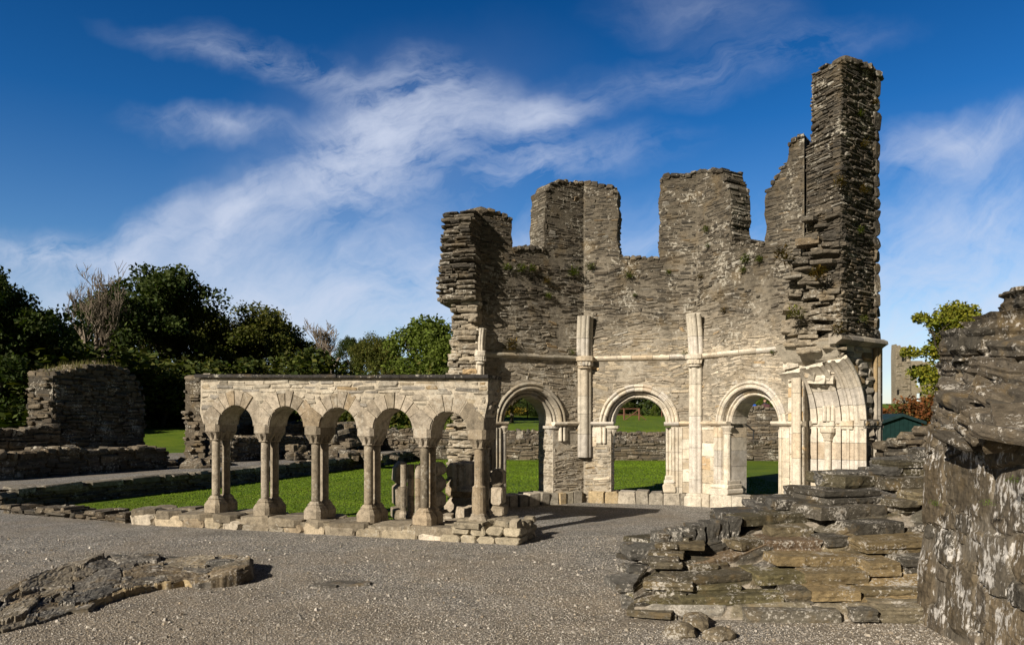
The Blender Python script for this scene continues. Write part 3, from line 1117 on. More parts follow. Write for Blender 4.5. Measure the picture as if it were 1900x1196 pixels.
# corbels and bases of the doorway shafts
def corbel(bay, u, z, d, w, h, seed, name="corbel", colf=pale):
    m = MB()
    rng = random.Random(seed)
    c = bay.map(u, z, d)
    ang = math.atan2(bay.U.y, bay.U.x)
    m.lathe((c.x, c.y, c.z - h), [(w * .25, 0), (w * .32, h * .15), (w * .6, h * .7), (w * .75, h * .75), (w * .75, h)], colf(rng), 14, .5, ang)
    return m.build(name, M_PALE, LAV)
corbel(BA, ucA + inA + .02, IMP - .04, -.12, .2, .2, 81)
corbel(BB, ucB - inB - .02, IMP - .04, -.12, .2, .2, 82)
def base_block(bay, u, z0, z1, w, dep, seed):
    m = MB()
    rng = random.Random(seed)
    mp = lambda x, y, d: bay.map(u + x, y, d)
    m.stone(mp, 0, (z0 + z1) / 2, w, z1 - z0, .1, -dep, pale(rng), rng, .04, .1)
    m.stone(mp, 0, z1 + .04, w * .85, .09, .07, -dep, pale(rng), rng, .04, .25)
    m.stone(mp, 0, z1 + .12, w * .7, .09, .04, -dep, pale(rng), rng, .04, .25)
    return m.build("shaft_base", M_PALE, LAV)
base_block(BB, ucB + inB + .08, .25, .42, .26, .3, 83)
base_block(BC, ucC - inC - .16, .25, .38, .5, .34, 84)
base_block(BC, ucC + inC + .1, .05, .2, .4, .34, 85)
# round shaft standing in the left jamb of the right-hand doorway
def nook(bay, u, z0, z1, d, r, seed):
    m = MB()
    rng = random.Random(seed)
    c = bay.map(u, 0, d)
    z = z0
    for h in (.5, .45, .6):
        e = min(z + h, z1)
        if e > z:
            m.lathe((c.x, c.y, z), [(r, 0), (r, e - z - .005)], pale(rng), 14)
        z = e
    o = m.build("jamb_shaft", M_PALE, LAV)
    k = MB()
    k.lathe((c.x, c.y, z1 - .13), [(r, 0), (r * 1.25, .01), (r, .03), (r * 1.7, .12), (r * 1.7, .15)], tanp(rng), 14, .3)
    k.build("capital", M_PALE, o)
nook(BC, ucC - inC - .06, .5, IMP - .06, -.06, .07, 86)
nook(BA, ucA - inA - .06, .35, IMP - .06, -.03, .06, 87)

# ---- left broken end: the stump of the next side, torn off close to the corner
HD = Vector((-.30, -.954, 0)).normalized()
HN = Vector((HD.y, -HD.x, 0)) * -1                    # faces into the octagon (right)
if HN.x < 0:
    HN = -HN
m = MB()
rng = random.Random(91)
def stump(z0, z1, ext, outw, colf, jut, hr, wr):
    """torn end built up in overlapping slabs; ext(z): how far it reaches from the corner, outw(z): its width"""
    z = z0
    while z < z1:
        h = rng.uniform(*hr)
        e, w = ext(z), outw(z)
        x = 0.0
        while x < w:
            ww = rng.uniform(*wr)
            ww = min(ww, w - x + .05)
            L = e + .5
            c = AL + HD * (e + rng.uniform(-jut, jut) * .5 - L / 2) - HN * (x + ww / 2 - .02 + rng.uniform(-.02, .02))
            m.boulder((c.x, c.y, z + h / 2), (ww * 1.04, L, h * 1.06), rng, colf(x, z, rng), (rng.uniform(-.08, .08), rng.uniform(-.05, .05), math.atan2(HD.y, HD.x) + math.pi / 2 + rng.uniform(-.1, .1)), n=(6, 7, 4), sq=.78, strata=.6, rough=.3)
            x += ww * .96
        z += h * .93
def hcol(u, v, r):
    return lav_col(u, v - .25, r, 5)
stump(.0, 1.6, lambda z: .18, lambda z: .55, hcol, .12, (.035, .08), (.10, .40))
stump(1.6, 3.9, lambda z: .17 + .05 * math.sin(z * 4), lambda z: .50 + .06 * math.sin(z * 3), hcol, .13, (.035, .10), (.12, .42))
stump(3.9, 5.55, lambda z: .36 + .08 * smooth(4.2, 5.2, z), lambda z: .68 - .13 * smooth(4.3, 5.5, z), hcol, .11, (.03, .075), (.12, .45))
m.box(AL - HN * .5 + HD * .02 + Vector((0, 0, -.05)), HN * .5, -HD * .4, Vector((0, 0, 5.45)), core_col(4))
m.build("broken_end", M_RUBBLE, LAV)

# ---- right-hand pier: full-height tower of masonry with a torn inner edge
PR, PQ = Vector((5.36, 12.3, 0)), Vector((6.33, 13.03, 0))
class Face(Bay):
    def map(s, u, v, d):
        return s.p0 + s.U * u + s.N * d + Vector((0, 0, v))
FG = Face(PR, PQ)                    # grazed face, towards the camera's right
FL = Face(CR + Vector((.03, -.02, 0)), PR)              # lit face, towards the left
m = MB()
rng = random.Random(95)
back = -FG.N
q1, q2 = Vector((6.02, 13.75, 0)), Vector((5.45, 13.5, 0))
def plan_prism(z0, z1, pts, col):
    n = len(pts)
    vs = [(p.x, p.y, z0) for p in pts] + [(p.x, p.y, z1) for p in pts]
    m.add(vs, [tuple(range(n))[::-1], tuple(range(n, 2 * n))] + [(i, (i + 1) % n, n + (i + 1) % n, n + i) for i in range(n)], col)
ins_ = .03
def inset(p, c, k):
    return p + (c - p).normalized() * k
cen = (PR + PQ + q1 + q2) / 4
ring = [inset(p, cen, .045) for p in (CR, PR, PQ, q1, q2)]
plan_prism(3.0, FL.z(0.5, 260), ring, core_col(4.5))
top_ring = [inset(p, cen, .045) for p in (FL.map(FL.u(1503), 0, 0), PR, PQ, q1, FL.map(FL.u(1503), 0, 0) + Vector((.42, .5, 0)))]
plan_prism(FL.z(.5, 262), FG.z(.3, 116), top_ring, core_col(5))
ztop = FG.z(.3, 112)
cft = lambda u, v, r: lav_col(u, max(v, 3.9), r, 6)
topz = lambda u: ztop - .02 + .05 * noise.noise(Vector((u * 4, 3, 0)))
lay(m, FG.map, lambda a, b: -.0 < a < FG.L - .12 and b < topz(a), -.02, FG.L - .1, 3.02, ztop + .03, (.028, .07), (.06, .24), .026, cft, rng, deep=.03, jit=.2)
# quoins up the outer edge
z = 3.0
while z < ztop - .02:
    h = min(rng.uniform(.16, .34), ztop - z)
    m.stone(FG.map, FG.L - .07, z + h / 2, .17 + rng.uniform(-.03, .05), h - .01, .03, -.3, cft(0, 6, rng), rng, .07, .12)
    z += h
uL0 = FL.u(1503)
def inL(a, b):
    if b > FL.z(.4, 255):
        return a > uL0 and b < ztop + .0
    return a > -.02
lay(m, FL.map, lambda a, b: inL(a, b) and a < FL.L + .0, -.02, FL.L, 2.7, ztop, (.028, .07), (.06, .24), .018, cft, rng, deep=.02, jit=.2)
# back and outer sides
for fa in (Face(PQ, q1), Face(q1, q2)):
    lay(m, fa.map, lambda a, b, _f=fa: 0 < a < _f.L, 0, fa.L, .05, FL.z(.5, 262) - .1, (.1, .2), (.2, .5), .03, cft, rng, db=-.2)
ft = Face(PQ, q1)
lay(m, ft.map, lambda a, b: 0 < a < ft.L - .15, 0, ft.L, FL.z(.5, 262) - .1, ztop - .05, (.1, .2), (.2, .5), .03, cft, rng, db=-.2)
for i in range(16):
    p = (PR + (PQ - PR) * rng.uniform(.15, .9)) + Vector((.42, .5, 0)).normalized() * rng.uniform(.05, .4) - FG.N * .1
    m.boulder((p.x, p.y, ztop + rng.uniform(-.02, .04)), (rng.uniform(.2, .4), rng.uniform(.2, .4), rng.uniform(.06, .12)), rng, cft(0, 6, rng), (0, 0, rng.random() * 3), n=(5, 5, 3))
# torn inner edge: slabs jutting out over the lost vault
for py0, py1, x0, x1, n_ in ((395, 470, 1500, 1560, 12), (470, 560, 1470, 1545, 26), (560, 650, 1465, 1540, 34), (600, 655, 1480, 1550, 16)):
    for i in range(n_):
        px, py = rng.uniform(x0, x1), rng.uniform(py0, py1)
        Y = lerp(12.95, 12.45, clamp((px - 1470) / 85)) + rng.uniform(0, .12)
        p = P(px, py, Y)
        m.boulder(p, (rng.uniform(.18, .42), rng.uniform(.28, .5), rng.uniform(.04, .12)), rng, mixc(lav_col(0, p.z + .4, rng, 7), (.3, .26, .2), .45 * smooth(440, 560, py)), (rng.uniform(-.12, .12), rng.uniform(-.1, .15), rng.uniform(-1.2, -.3)), n=(7, 6, 4), sq=.8, strata=.7, rough=.3)
m.build("broken_pier", M_RUBBLE, LAV)

# lower pier: the springing of the arch that once turned towards the camera
def gu(px):
    return FG.u(px)
m = MB()
rng = random.Random(97)
uS = gu(1600)
RAD = 1.22
ucD = uS - RAD
A_END = R(60)
arc = [(ucD + RAD * math.cos(A_END * i / 14), 1.63 + RAD * math.sin(A_END * i / 14)) for i in range(15)]
out_ = [(FG.L - .02, -.05), (FG.L - .02, 2.98)] + [(arc[-1][0] - .25, 2.98), (arc[-1][0] - .05, arc[-1][1] + .05)] + arc[::-1] + [(uS, -.05)]
m.slab(out_, FG.map, -.03, -1.1, (.52, .47, .38))
tst = in_poly(out_)
def dcol(u, v, r):
    c = r.choice([(.30, .27, .22), (.24, .22, .19), (.36, .32, .26), (.27, .20, .11), (.33, .30, .25)])
    return mulc(c, r.uniform(.85, 1.1))
lay(m, FG.map, lambda a, b: tst(a, b) and a < FG.L - .17, gu(1535), FG.L, 1.7, 2.9, (.10, .26), (.12, .34), .02, dcol, rng)
lay(m, FG.map, lambda a, b: tst(a, b) and a < FG.L - .17, uS + .05, FG.L, 0, 1.58, (.2, .42), (.16, .3), .012, dcol, rng)
m.build("pier_base", M_PALE, LAV)
# three receding orders of the arch
ORD = [(-.075, .03), (-.05, .055), (-.015, .06), (.01, .03), (-.012, .0), (.02, -.03), (.06, -.05), (.065, -.10), (.02, -.14), (.02, -.20), (.05, -.205), (.058, -.235), (.045, -.26), (.02, -.265), (.03, -.34), (.03, -.37), (.09, -.33), (.13, -.37), (.11, -.43), (.12, -.47), (.125, -.56), (.155, -.57), (.16, -.61), (.13, -.63),
       (.13, -.72), (.16, -.74), (.20, -.71), (.22, -.75), (.21, -.8), (.23, -1.12)]
m = MB()
def order_pt(t, a, d):
    """t <= 0 below the springing (metres), t > 0 angle along the arc"""
    if t <= 0:
        return FG.map(uS - a, 1.63 + t, d)
    return FG.map(ucD + (RAD - a) * math.cos(t), 1.63 + (RAD - a) * math.sin(t), d)
cuts = [-1.66, -1.3, -.98, -.62, -.33, -.05]
def order_block(t0, t1, S, lim=1.0):
    n = len(ORD)
    dj = rng.uniform(-.004, .004)
    vs = [order_pt(t0 + (t1 - t0) * s / S, a + dj, d) for s in range(S + 1) for a, d in ORD]
    fs = [(s * n + k, s * n + k + 1, (s + 1) * n + k + 1, (s + 1) * n + k) for s in range(S) for k in range(n - 1)]
    fs += [tuple(range(n)), tuple(range(S * n, S * n + n))[::-1]]
    m.add(vs, fs, pale(rng))
for a, b in zip(cuts, cuts[1:]):
    order_block(a + .003, b - .003, 1)
for i in range(4):
    order_block(A_END * i / 4 + .004, A_END * (i + 1) / 4 - .004, 4)
m.build("broken_arch", M_PALE, LAV)
# impost band with a row of nail-head ornament, shaft at the outer edge, hood course
m = MB()
path = [(order_pt(-.01, 0, .05), FG.N, Vector((0, 0, 1)))]
for d0, d1, a in ((.05, -.12, .05), (-.12, -.42, .09), (-.42, -.8, .16), (-.8, -1.12, .26)):
    o = FG.map(uS - a, 1.585, d0)
    m.box(o, FG.U * (a + .05), -FG.N * (d0 - d1), Vector((0, 0, .09)), pale(rng))
    m.box(FG.map(uS - a + .025, 1.535, d0 - .02), FG.U * (a + .03), -FG.N * (d0 - d1 - .03), Vector((0, 0, .047)), pale(rng))
for i in range(6):
    u = uS + .06 + (FG.L - uS - .1) * i / 5.5
    m.boulder(FG.map(u, 1.63, .04), (.075, .075, .075), rng, dcol(0, 0, rng), (0, 0, .6), n=(4, 4, 4), strata=.1)
m.box(FG.map(uS - .02, 1.555, .06), FG.U * (FG.L - uS + .08), -FG.N * .3, Vector((0, 0, .04)), dcol(0, 0, rng))
m.box(FG.map(uS - .02, 1.672, .055), FG.U * (FG.L - uS + .08), -FG.N * .3, Vector((0, 0, .03)), dcol(0, 0, rng))
m.build("impost", M_PALE, LAV)
m = MB()
for s, r in ((-.13, .035), (-.05, .05), (.03, .035)):
    q = FG.map(FG.L + s, 0, .015)
    z = 0
    while z < 2.9:
        h = rng.uniform(.3, .6)
        m.lathe((q.x, q.y, z), [(r, 0), (r, min(h, 2.93 - z) - .004)], mulc(dcol(0, 0, rng), 1.1), 10)
        z += h
m.build("corner_shaft", M_PALE, LAV)
m = MB()
prof = [(-.1, .07), (.05, .06), (.12, .02), (.13, -.03), (.06, -.07), (.02, -.1), (-.1, -.1)]
u = gu(1548)
while u < FG.L + .08:
    w = min(.35, FG.L + .09 - u)
    m.sweep(prof, [(FG.map(u, 3.02, 0), FG.N, Vector((0, 0, 1))), (FG.map(u + w - .005, 3.02 - .0, 0), FG.N, Vector((0, 0, 1)))], dcol(0, 0, rng))
    u += w
m.build("string_course", M_PALE, LAV)
# pale broken ashlar left above the arch
m = MB()
for i in range(26):
    px, py = rng.uniform(1478, 1545), rng.uniform(655, 705)
    p = P(px, py, lerp(13.1, 12.65, (px - 1478) / 70) + .2)
    m.boulder(p, (rng.uniform(.2, .36), rng.uniform(.3, .5), rng.uniform(.12, .24)), rng, mulc(pale(rng), rng.uniform(.7, 1)), (rng.uniform(-.3, .3), rng.uniform(-.3, .3), rng.uniform(-1.2, -.3)), n=(6, 6, 5), sq=.82, strata=.3)
m.build("broken_ashlar", M_PALE, LAV)
# small capital and shaft lodged in the angle of the second order
m = MB()
c = FG.map(uS - .17, 0, -.52)
m.lathe((c.x, c.y, 0), [(.055, 0), (.055, 1.34)], pale(rng), 14)
m.lathe((c.x, c.y, 1.33), [(.055, 0), (.07, .015), (.06, .03), (.10, .13), (.125, .15), (.125, .22)], tanp(rng), 14, .5, .9)
for i in range(3):
    q = FG.map(uS - .15 - .015 * i, 0, -.44 - .07 * i)
    m.lathe((q.x, q.y, 1.67), [(.035, 0), (.035, .24), (.015, .27)], pale(rng), 8)
m.build("capital", M_PALE, LAV)
# ------------------------------------------------------------------ the cloister arcade
ARC = empty("cloister_arcade", CP(2.8, .3), "stretch of cloister arcade, five round arches on twin columns under a thin slate coping", "arcade")
AB = .14                                             # the wall face stands back from the foot of the base wall
A_ANG = math.atan2(E1.y, E1.x)
def amap(u, v, d):
    """u runs left along the arcade, v up, d towards the camera; the whole stretch leans gently down to the right"""
    return PC + E1 * u + E2 * (AB - d) + Vector((0, 0, v + (u - 2.6) * .02))
def apx(px, b=AB):
    t = (px - CX) / FOC
    o = PC + E2 * b
    return (t * o.y - o.x) / (E1.x - t * E1.y)
def arc_col(u, v, r):
    c = r.choice([(.40, .36, .29), (.33, .29, .23), (.44, .39, .31), (.27, .24, .19), (.37, .31, .22), (.30, .27, .22), (.24, .22, .19)])
    if r.random() < .07:
        c = mixc(c, (.42, .29, .14), .6)
    return mulc(c, r.uniform(.85, 1.15))
def dressed(r):
    c = r.choice([(.34, .285, .21), (.38, .325, .25), (.30, .255, .19), (.41, .355, .28)])
    if r.random() < .1:
        c = mixc(c, (.40, .29, .16), .45)
    return mulc(c, r.uniform(.70, 1.04))
cols = [apx(px, AB + .11) for px in (889, 788, 684, 586, 492, 401)]     # right to left
aR, aL = apx(905), apx(372)
TW = .46
SPR, CAPZ, SHZ, BASZ, FOOT = 1.56, 1.58, 1.33, .42, .20
wtop = 2.30
rng = random.Random(101)
bays = list(zip(cols, cols[1:]))
outline = [(aR, wtop), (aR, 1.98), (aR + .06, SPR + .16), (cols[0] - .12, SPR)]
for a, b in bays:
    r = (b - a) / 2 - .145
    mdl = (a + b) / 2
    outline += [(mdl - r * math.cos(math.pi * i / 16), SPR + r * math.sin(math.pi * i / 16)) for i in range(17)]
outline += [(cols[-1] + .15, SPR), (aL + .02, SPR + .2), (aL, 1.95), (aL, wtop)]
m = MB()
m.slab(outline, amap, -.006, -TW + .02, (.42, .37, .29))
def near_arch(u, v, k=.24):
    for a, b in bays:
        r = (b - a) / 2 - .145
        if math.hypot(u - (a + b) / 2, v - SPR) < r + k:
            return True
    return False
tst = in_poly(outline)
inw = lambda a, b: tst(a, b) and not near_arch(a, b, .19)
lay(m, amap, inw, aR, aL, SPR, wtop, (.045, .11), (.10, .36), .014, arc_col, rng, wave=.02, gap=.012, jit=.2)
bmap = lambda u, v, d: amap(u, v, -TW - d)
lay(m, bmap, lambda a, b: tst(a, b) and not near_arch(a, b, .19), aR, aL, SPR, wtop, (.06, .12), (.15, .42), .02, arc_col, rng)
for ue, sg in ((aR, -1), (aL, 1)):
    em = lambda x, y, d, _u=ue, _s=sg: amap(_u + _s * d, y, -x)
    lay(m, em, lambda a, b: 0 < a < TW, 0, TW, SPR + .25, wtop, (.06, .12), (.15, .3), .02, arc_col, rng)
m.build("arcade_wall", M_SAND, ARC)
# the voussoirs of each arch run right through the wall
for a, b in bays:
    m = MB()
    half = (b - a) / 2
    r0 = half - .145
    mdl = (a + b) / 2
    nb = rng.choice([5, 6, 6, 7])
    ang = [0]
    for i in range(nb):
        ang.append(ang[-1] + rng.uniform(.7, 1.3))
    ang = [R(33) + q / ang[-1] * R(114) for q in ang]
    for q0, q1 in zip(ang, ang[1:]):
        ro = r0 + rng.uniform(.20, .27)
        vs2 = []
        S = 3
        for rr, seq in ((r0 + rng.uniform(-.008, .004), range(S + 1)), (ro, range(S, -1, -1))):
            for s in seq:
                q = lerp(q0 + .010, q1 - .010, s / S)
                x, y = -rr * math.cos(q), rr * math.sin(q)
                x = clamp(x, -half + .004, half - .004)
                vs2.append((mdl + x, SPR + y))
        df = .006 + rng.uniform(-.008, .012)
        n = len(vs2)
        cxm = sum(p[0] for p in vs2) / n
        cym = sum(p[1] for p in vs2) / n
        lo = [amap(p[0], p[1], -TW - .01) for p in vs2]
        md = [amap(p[0], p[1], df - .025) for p in vs2]
        hi = [amap(lerp(p[0], cxm, .07), lerp(p[1], cym, .07), df) for p in vs2]
        fs = [(k + g, (k + 1) % n + g, (k + 1) % n + n + g, k + n + g) for k in range(n) for g in (0, n)] + [tuple(range(2 * n, 3 * n)), tuple(range(n))[::-1]]
        m.add(lo + md + hi, fs, dressed(rng))
    m.build("arch", M_SAND, ARC)
# springer blocks: one broad pentagon over each capital
for i, a in enumerate(cols):
    lo_, hi_ = (bays[i - 1] if i > 0 else None), (bays[i] if i < len(bays) else None)
    pts = []
    if lo_:
        h_ = (lo_[1] - lo_[0]) / 2
        r_ = h_ - .145
        pts += [(a - h_ + r_ * math.cos(q), SPR + r_ * math.sin(q)) for q in (0, R(11), R(22), R(32))]
        pts += [(a - .035, SPR + .29)]
    else:
        pts += [(a - .12, SPR), (a - .13, SPR + .18), (a - .05, SPR + .27)]
    top_ = []
    if hi_:
        h_ = (hi_[1] - hi_[0]) / 2
        r_ = h_ - .145
        top_ = [(a + .035, SPR + .30)] + [(a + h_ - r_ * math.cos(q), SPR + r_ * math.sin(q)) for q in (R(32), R(22), R(11), 0)]
    else:
        top_ = [(a + .05, SPR + .28), (a + .16, SPR + .16), (a + .15, SPR)]
    pts += top_
    m = MB()
    df = .012 + rng.uniform(-.004, .012)
    n = len(pts)
    cxm, cym = sum(p[0] for p in pts) / n, sum(p[1] for p in pts) / n
    fs = [(k + g, (k + 1) % n + g, (k + 1) % n + n + g, k + n + g) for k in range(n) for g in (0, n)] + [tuple(range(2 * n, 3 * n)), tuple(range(n))[::-1]]
    m.add([amap(p[0], p[1] + .003, -TW - .012) for p in pts] + [amap(p[0], p[1] + .003, df - .025) for p in pts] + [amap(lerp(p[0], cxm, .08), lerp(p[1] + .003, cym, .08), df) for p in pts], fs, mulc(dressed(rng), .86))
    m.build("springer_block", M_SAND, ARC)
# thin dark slate coping
m = MB()
u = aR - .03
while u < aL + .04:
    w = min(rng.uniform(.35, .8), aL + .06 - u)
    z = wtop + rng.uniform(0, .006)
    h = rng.uniform(.035, .05)
    m.box(amap(u, z, .075 + rng.uniform(-.01, .012)), amap(u + w - .004, z, 0) - amap(u, z, 0), E2 * (TW + .13), Vector((0, 0, h)), mulc((.045, .042, .04), rng.uniform(.8, 1.3)))
    u += w
m.build("coping", M_RUBBLE, ARC)
# twin columns: shared base and scalloped capital, two shafts one behind the other
for i, a in enumerate(cols):
    sh = (a - 2.6) * .02
    foot = FOOT + sh
    def at(d, z):
        p = PC + E1 * a + E2 * (AB + d)
        return Vector((p.x, p.y, z + sh))
    k = MB()
    mp = lambda x, y, d: amap(a + x, y, d - .11)
    cc = dressed(rng)
    # capital: block above, flutes drawn in to the two shafts
    for dd in (.11, .35):
        c = at(dd, SHZ)
        k.lathe(c, [(.072, -.02), (.085, -.005), (.076, .01), (.09, .06), (.132, .115), (.14, .122), (.14, .252)], cc, 16, .88, A_ANG)
        for q in range(8):
            an = 2 * math.pi * q / 8 + A_ANG
            k.tube([c + Vector((.075 * math.cos(an), .075 * math.sin(an), .0)), c + Vector((.115 * math.cos(an), .115 * math.sin(an), .12))], [.013, .042], mulc(cc, .95), 6)
    c = at(.23, CAPZ - .13)
    k.box(c - E1 * .14 - E2 * .2 , E1 * .28, E2 * .4, Vector((0, 0, .125)), cc)
    cap = k.build("capital", M_SAND, ARC)
    for dd in (.11, .35):
        s = MB()
        c = at(dd, 0)
        r0 = .064 + rng.uniform(-.002, .003)
        prof = []
        for t in range(9):
            prof.append((r0 * (1 + .03 * noise.noise(Vector((i * 3.1, dd * 9, t * .8)))), lerp(BASZ - .03, SHZ, t / 8)))
        col = dressed(rng)
        if i == 0 and dd < .2:
            prof = [(.10, FOOT + .05), (.102, .62), (.096, .78), (.072, .80)] + [(.068, lerp(.81, SHZ, t / 6)) for t in range(7)]
        s.lathe(c, prof, mulc(col, .9), 16)
        s.build("shaft", M_SAND, ARC, True) if i else s.build("shaft", M_SAND, ARC)
    b = MB()
    cb = dressed(rng)
    for dd in (.11, .35):
        c = at(dd, 0)
        b.lathe(c, [(.150, FOOT - .02), (.152, FOOT + .10), (.125, FOOT + .15), (.10, FOOT + .18), (.104, FOOT + .195), (.09, FOOT + .21), (.07, FOOT + .24)], cb if i else mulc(cb, .9), 16, .8, A_ANG)
    c = at(.23, FOOT)
    b.box(c - E1 * .135 - E2 * .15 + Vector((0, 0, -.02)), E1 * .27, E2 * .3, Vector((0, 0, .118)), cb)
    b.build("base", M_SAND, ARC)
# base wall: squared blocks in front, slabs on top, a stouter block at the right end
m = MB()
rng = random.Random(103)
BL_ = 6.62
m.box(CP(.02, .04, -.1), E1 * (BL_ - .06), E2 * .72, Vector((0, 0, .26)), (.22, .19, .14))
u = .92
while u < BL_:
    w = min(rng.uniform(.22, .6), BL_ - u)
    z1 = .105 + .0 * u
    sh = (u - 2.6) * .01
    fm = lambda x, y, d, _u=u + w / 2: PC + E1 * (_u + x) + E2 * (-d) + Vector((0, 0, y))
    c = mulc(rng.choice([(.42, .35, .25), (.36, .29, .20), (.28, .24, .18), (.50, .44, .35), (.33, .28, .2)]), rng.uniform(.85, 1.1))
    m.stone(fm, 0, .045 + sh / 2, w - .012, .17 + sh, rng.uniform(-.01, .02), -.25, c, rng, .1, .16)
    u += w
u = .85
while u < BL_:
    w = min(rng.uniform(.4, .9), BL_ - u)
    sh = (u - 2.6) * .014
    b0 = -.02
    for dep in (.42, .38):
        tm = lambda x, y, d, _u=u + w / 2, _b=b0 + dep / 2: PC + E1 * (_u + x) + E2 * (_b + y) + Vector((0, 0, .155 + sh + d))
        m.stone(tm, 0, 0, w - .01, dep - .01, .035 + rng.uniform(-.008, .012), -.08, mulc((.20, .17, .125), rng.uniform(.75, 1.3)), rng, .04, .06)
        b0 += dep
    u += w
for zz, h, d in ((-.03, .13, .06), (.1, .13, .05)):
    u = -.02
    while u < .95:
        w = rng.uniform(.2, .4)
        fm = lambda x, y, dd, _u=u + w / 2: PC + E1 * (_u + x) + E2 * (-dd) + Vector((0, 0, y))
        m.stone(fm, 0, zz + h / 2, w - .01, h - .008, d + rng.uniform(-.015, .015), -.3, mulc((.38, .33, .24), rng.uniform(.8, 1.15)), rng, .08, .14)
        u += w
em = lambda x, y, d: PC + E2 * x - E1 * d + Vector((0, 0, y))
lay(m, em, lambda a, b: -.05 < a < .8, -.05, .8, -.03, .24, (.08, .13), (.2, .4), .02, lambda u, v, r: mulc((.36, .31, .23), r.uniform(.8, 1.1)), rng)
for i in range(12):
    p = CP(rng.uniform(.0, .95), rng.uniform(.0, .75), .235)
    m.boulder(p, (rng.uniform(.25, .42), rng.uniform(.2, .35), rng.uniform(.08, .13)), rng, mulc((.30, .26, .19), rng.uniform(.7, 1.2)), (0, 0, rng.random() * 3), n=(6, 6, 4), sq=.85)
m.build("base_wall", M_SAND, ARC)

# loose carved stones set up behind the right-hand end of the arcade
def fragment(name, px, Y, z0, hs, shafts, w, dep, label, seed, colf=dressed, ang=-.3):
    r = random.Random(seed)
    o = G(px, Y)
    root = empty(name, (o.x, o.y, z0), label, "carved stone")
    m = MB()
    ca, sa = math.cos(ang), math.sin(ang)
    ux, uy = Vector((ca, sa, 0)), Vector((-sa, ca, 0))
    z = z0
    for i, h in enumerate(hs):
        k = 1.0 if i else 1.22
        mp = lambda x, y, d: o + ux * x + Vector((0, 0, y)) - uy * (d - dep / 2)
        m.stone(mp, 0, z + h / 2, w * k * r.uniform(.93, 1.03), h - .008, dep * .0 + .0, -dep * k, colf(r), r, .05, .1)
        z += h
    m.build("block", M_SAND, root)
    for s, rad in shafts:
        t = MB()
        q = o + ux * s - uy * (-dep / 2 + .02 - dep + dep) + uy * (-dep * .5)
        q = o + ux * s - uy * (-dep / 2) - uy * (dep * 1.0 - .0) * 0
        q = o + ux * s + uy * (dep / 2 - dep * .5 - dep * .5)
        zz = z0 + hs[0]
        for h in hs[1:]:
            t.lathe((q.x, q.y, zz), [(rad, .003), (rad, h - .004)], colf(r), 12)
            zz += h
        t.lathe((q.x, q.y, z0 + hs[0] - .06), [(rad * 1.5, 0), (rad * 1.5, .05), (rad * 1.25, .08), (rad * 1.3, .1)], colf(r), 12)
        t.build("shaft", M_SAND, root)
    return root
fragment("carved_pier_stump", 748, 12.3, 0, (.2, .42, .36), [(-.02, .05)], .22, .5, "short moulded pier stump with a dark right side, standing behind the fourth arcade column", 1, ang=.25)
fragment("carved_pier_stump", 783, 11.95, 0, (.2, .3, .28, .22), [(-.1, .055), (.02, .05), (.12, .05)], .34, .4, "cluster of pale roll-moulded shafts standing close behind the fifth arcade column", 2)
fragment("carved_pier_stump", 838, 12.7, 0, (.35, .35, .25), [], .45, .5, "dark squared block of carved stones in shadow between the last two arcade columns", 3)
fragment("carved_pier_stump", 868, 13.1, .25, (.28, .42), [(-.2, .045), (-.08, .06), (.03, .095), (.17, .06)], .55, .3, "pale shafted base of a torn pier beneath the broken left end of the washing house", 4, pale, -.1)
fragment("carved_pier_stump", 918, 12.6, 0, (.24, .32, .3), [], .2, .3, "upright squared grey block half in shadow just right of the last arcade column", 5, ang=-.2)

def loose(name, label, pts, seed, mat, colf, group=None, cat="stones", sq=.85):
    r = random.Random(seed)
    m = MB()
    for (p, s, rot) in pts:
        m.boulder(p, s, r, colf(r), rot, n=(8, 7, 5), sq=sq)
    return tag(m.build(name, mat), label, cat, group)
for i, (px, Y, s, lb) in enumerate([(815, 12.0, (.4, .35, .22), "broad low block of pale stone lying in shade behind the fifth arcade column"),
                                    (850, 11.7, (.55, .4, .16), "flat pale stone lying on the ground left of the last arcade column"),
                                    (872, 11.9, (.32, .35, .34), "upright broken stone beside the last arcade column"),
                                    (835, 11.3, (.5, .3, .14), "long thin pale stone lying in front of the dark carved block")]):
    p = G(px, Y)
    loose("fallen_stone", lb, [(p + Vector((0, 0, s[2] / 2 - .02)), s, (.05, .05, i))], 20 + i, M_SAND, lambda r: mulc(dressed(r), 1.1), None, "stone")

# ------------------------------------------------------------------ masonry ruins around the garth
class Line(Bay):
    """a straight wall face from p0 to p1 (seen side N) standing on z0"""
    def __init__(s, p0, p1, z0):
        super().__init__(p0, p1)
        s.z0 = z0
    def map(s, u, v, d):
        return s.p0 + s.U * u + s.N * d + Vector((0, 0, s.z0 + v))

def slate(r, dark=1.0):
    c = r.choice([(.11, .092, .07), (.13, .108, .078), (.085, .075, .06), (.16, .132, .096), (.12, .096, .066)])
    return mulc(c, r.uniform(.8, 1.2) * dark)

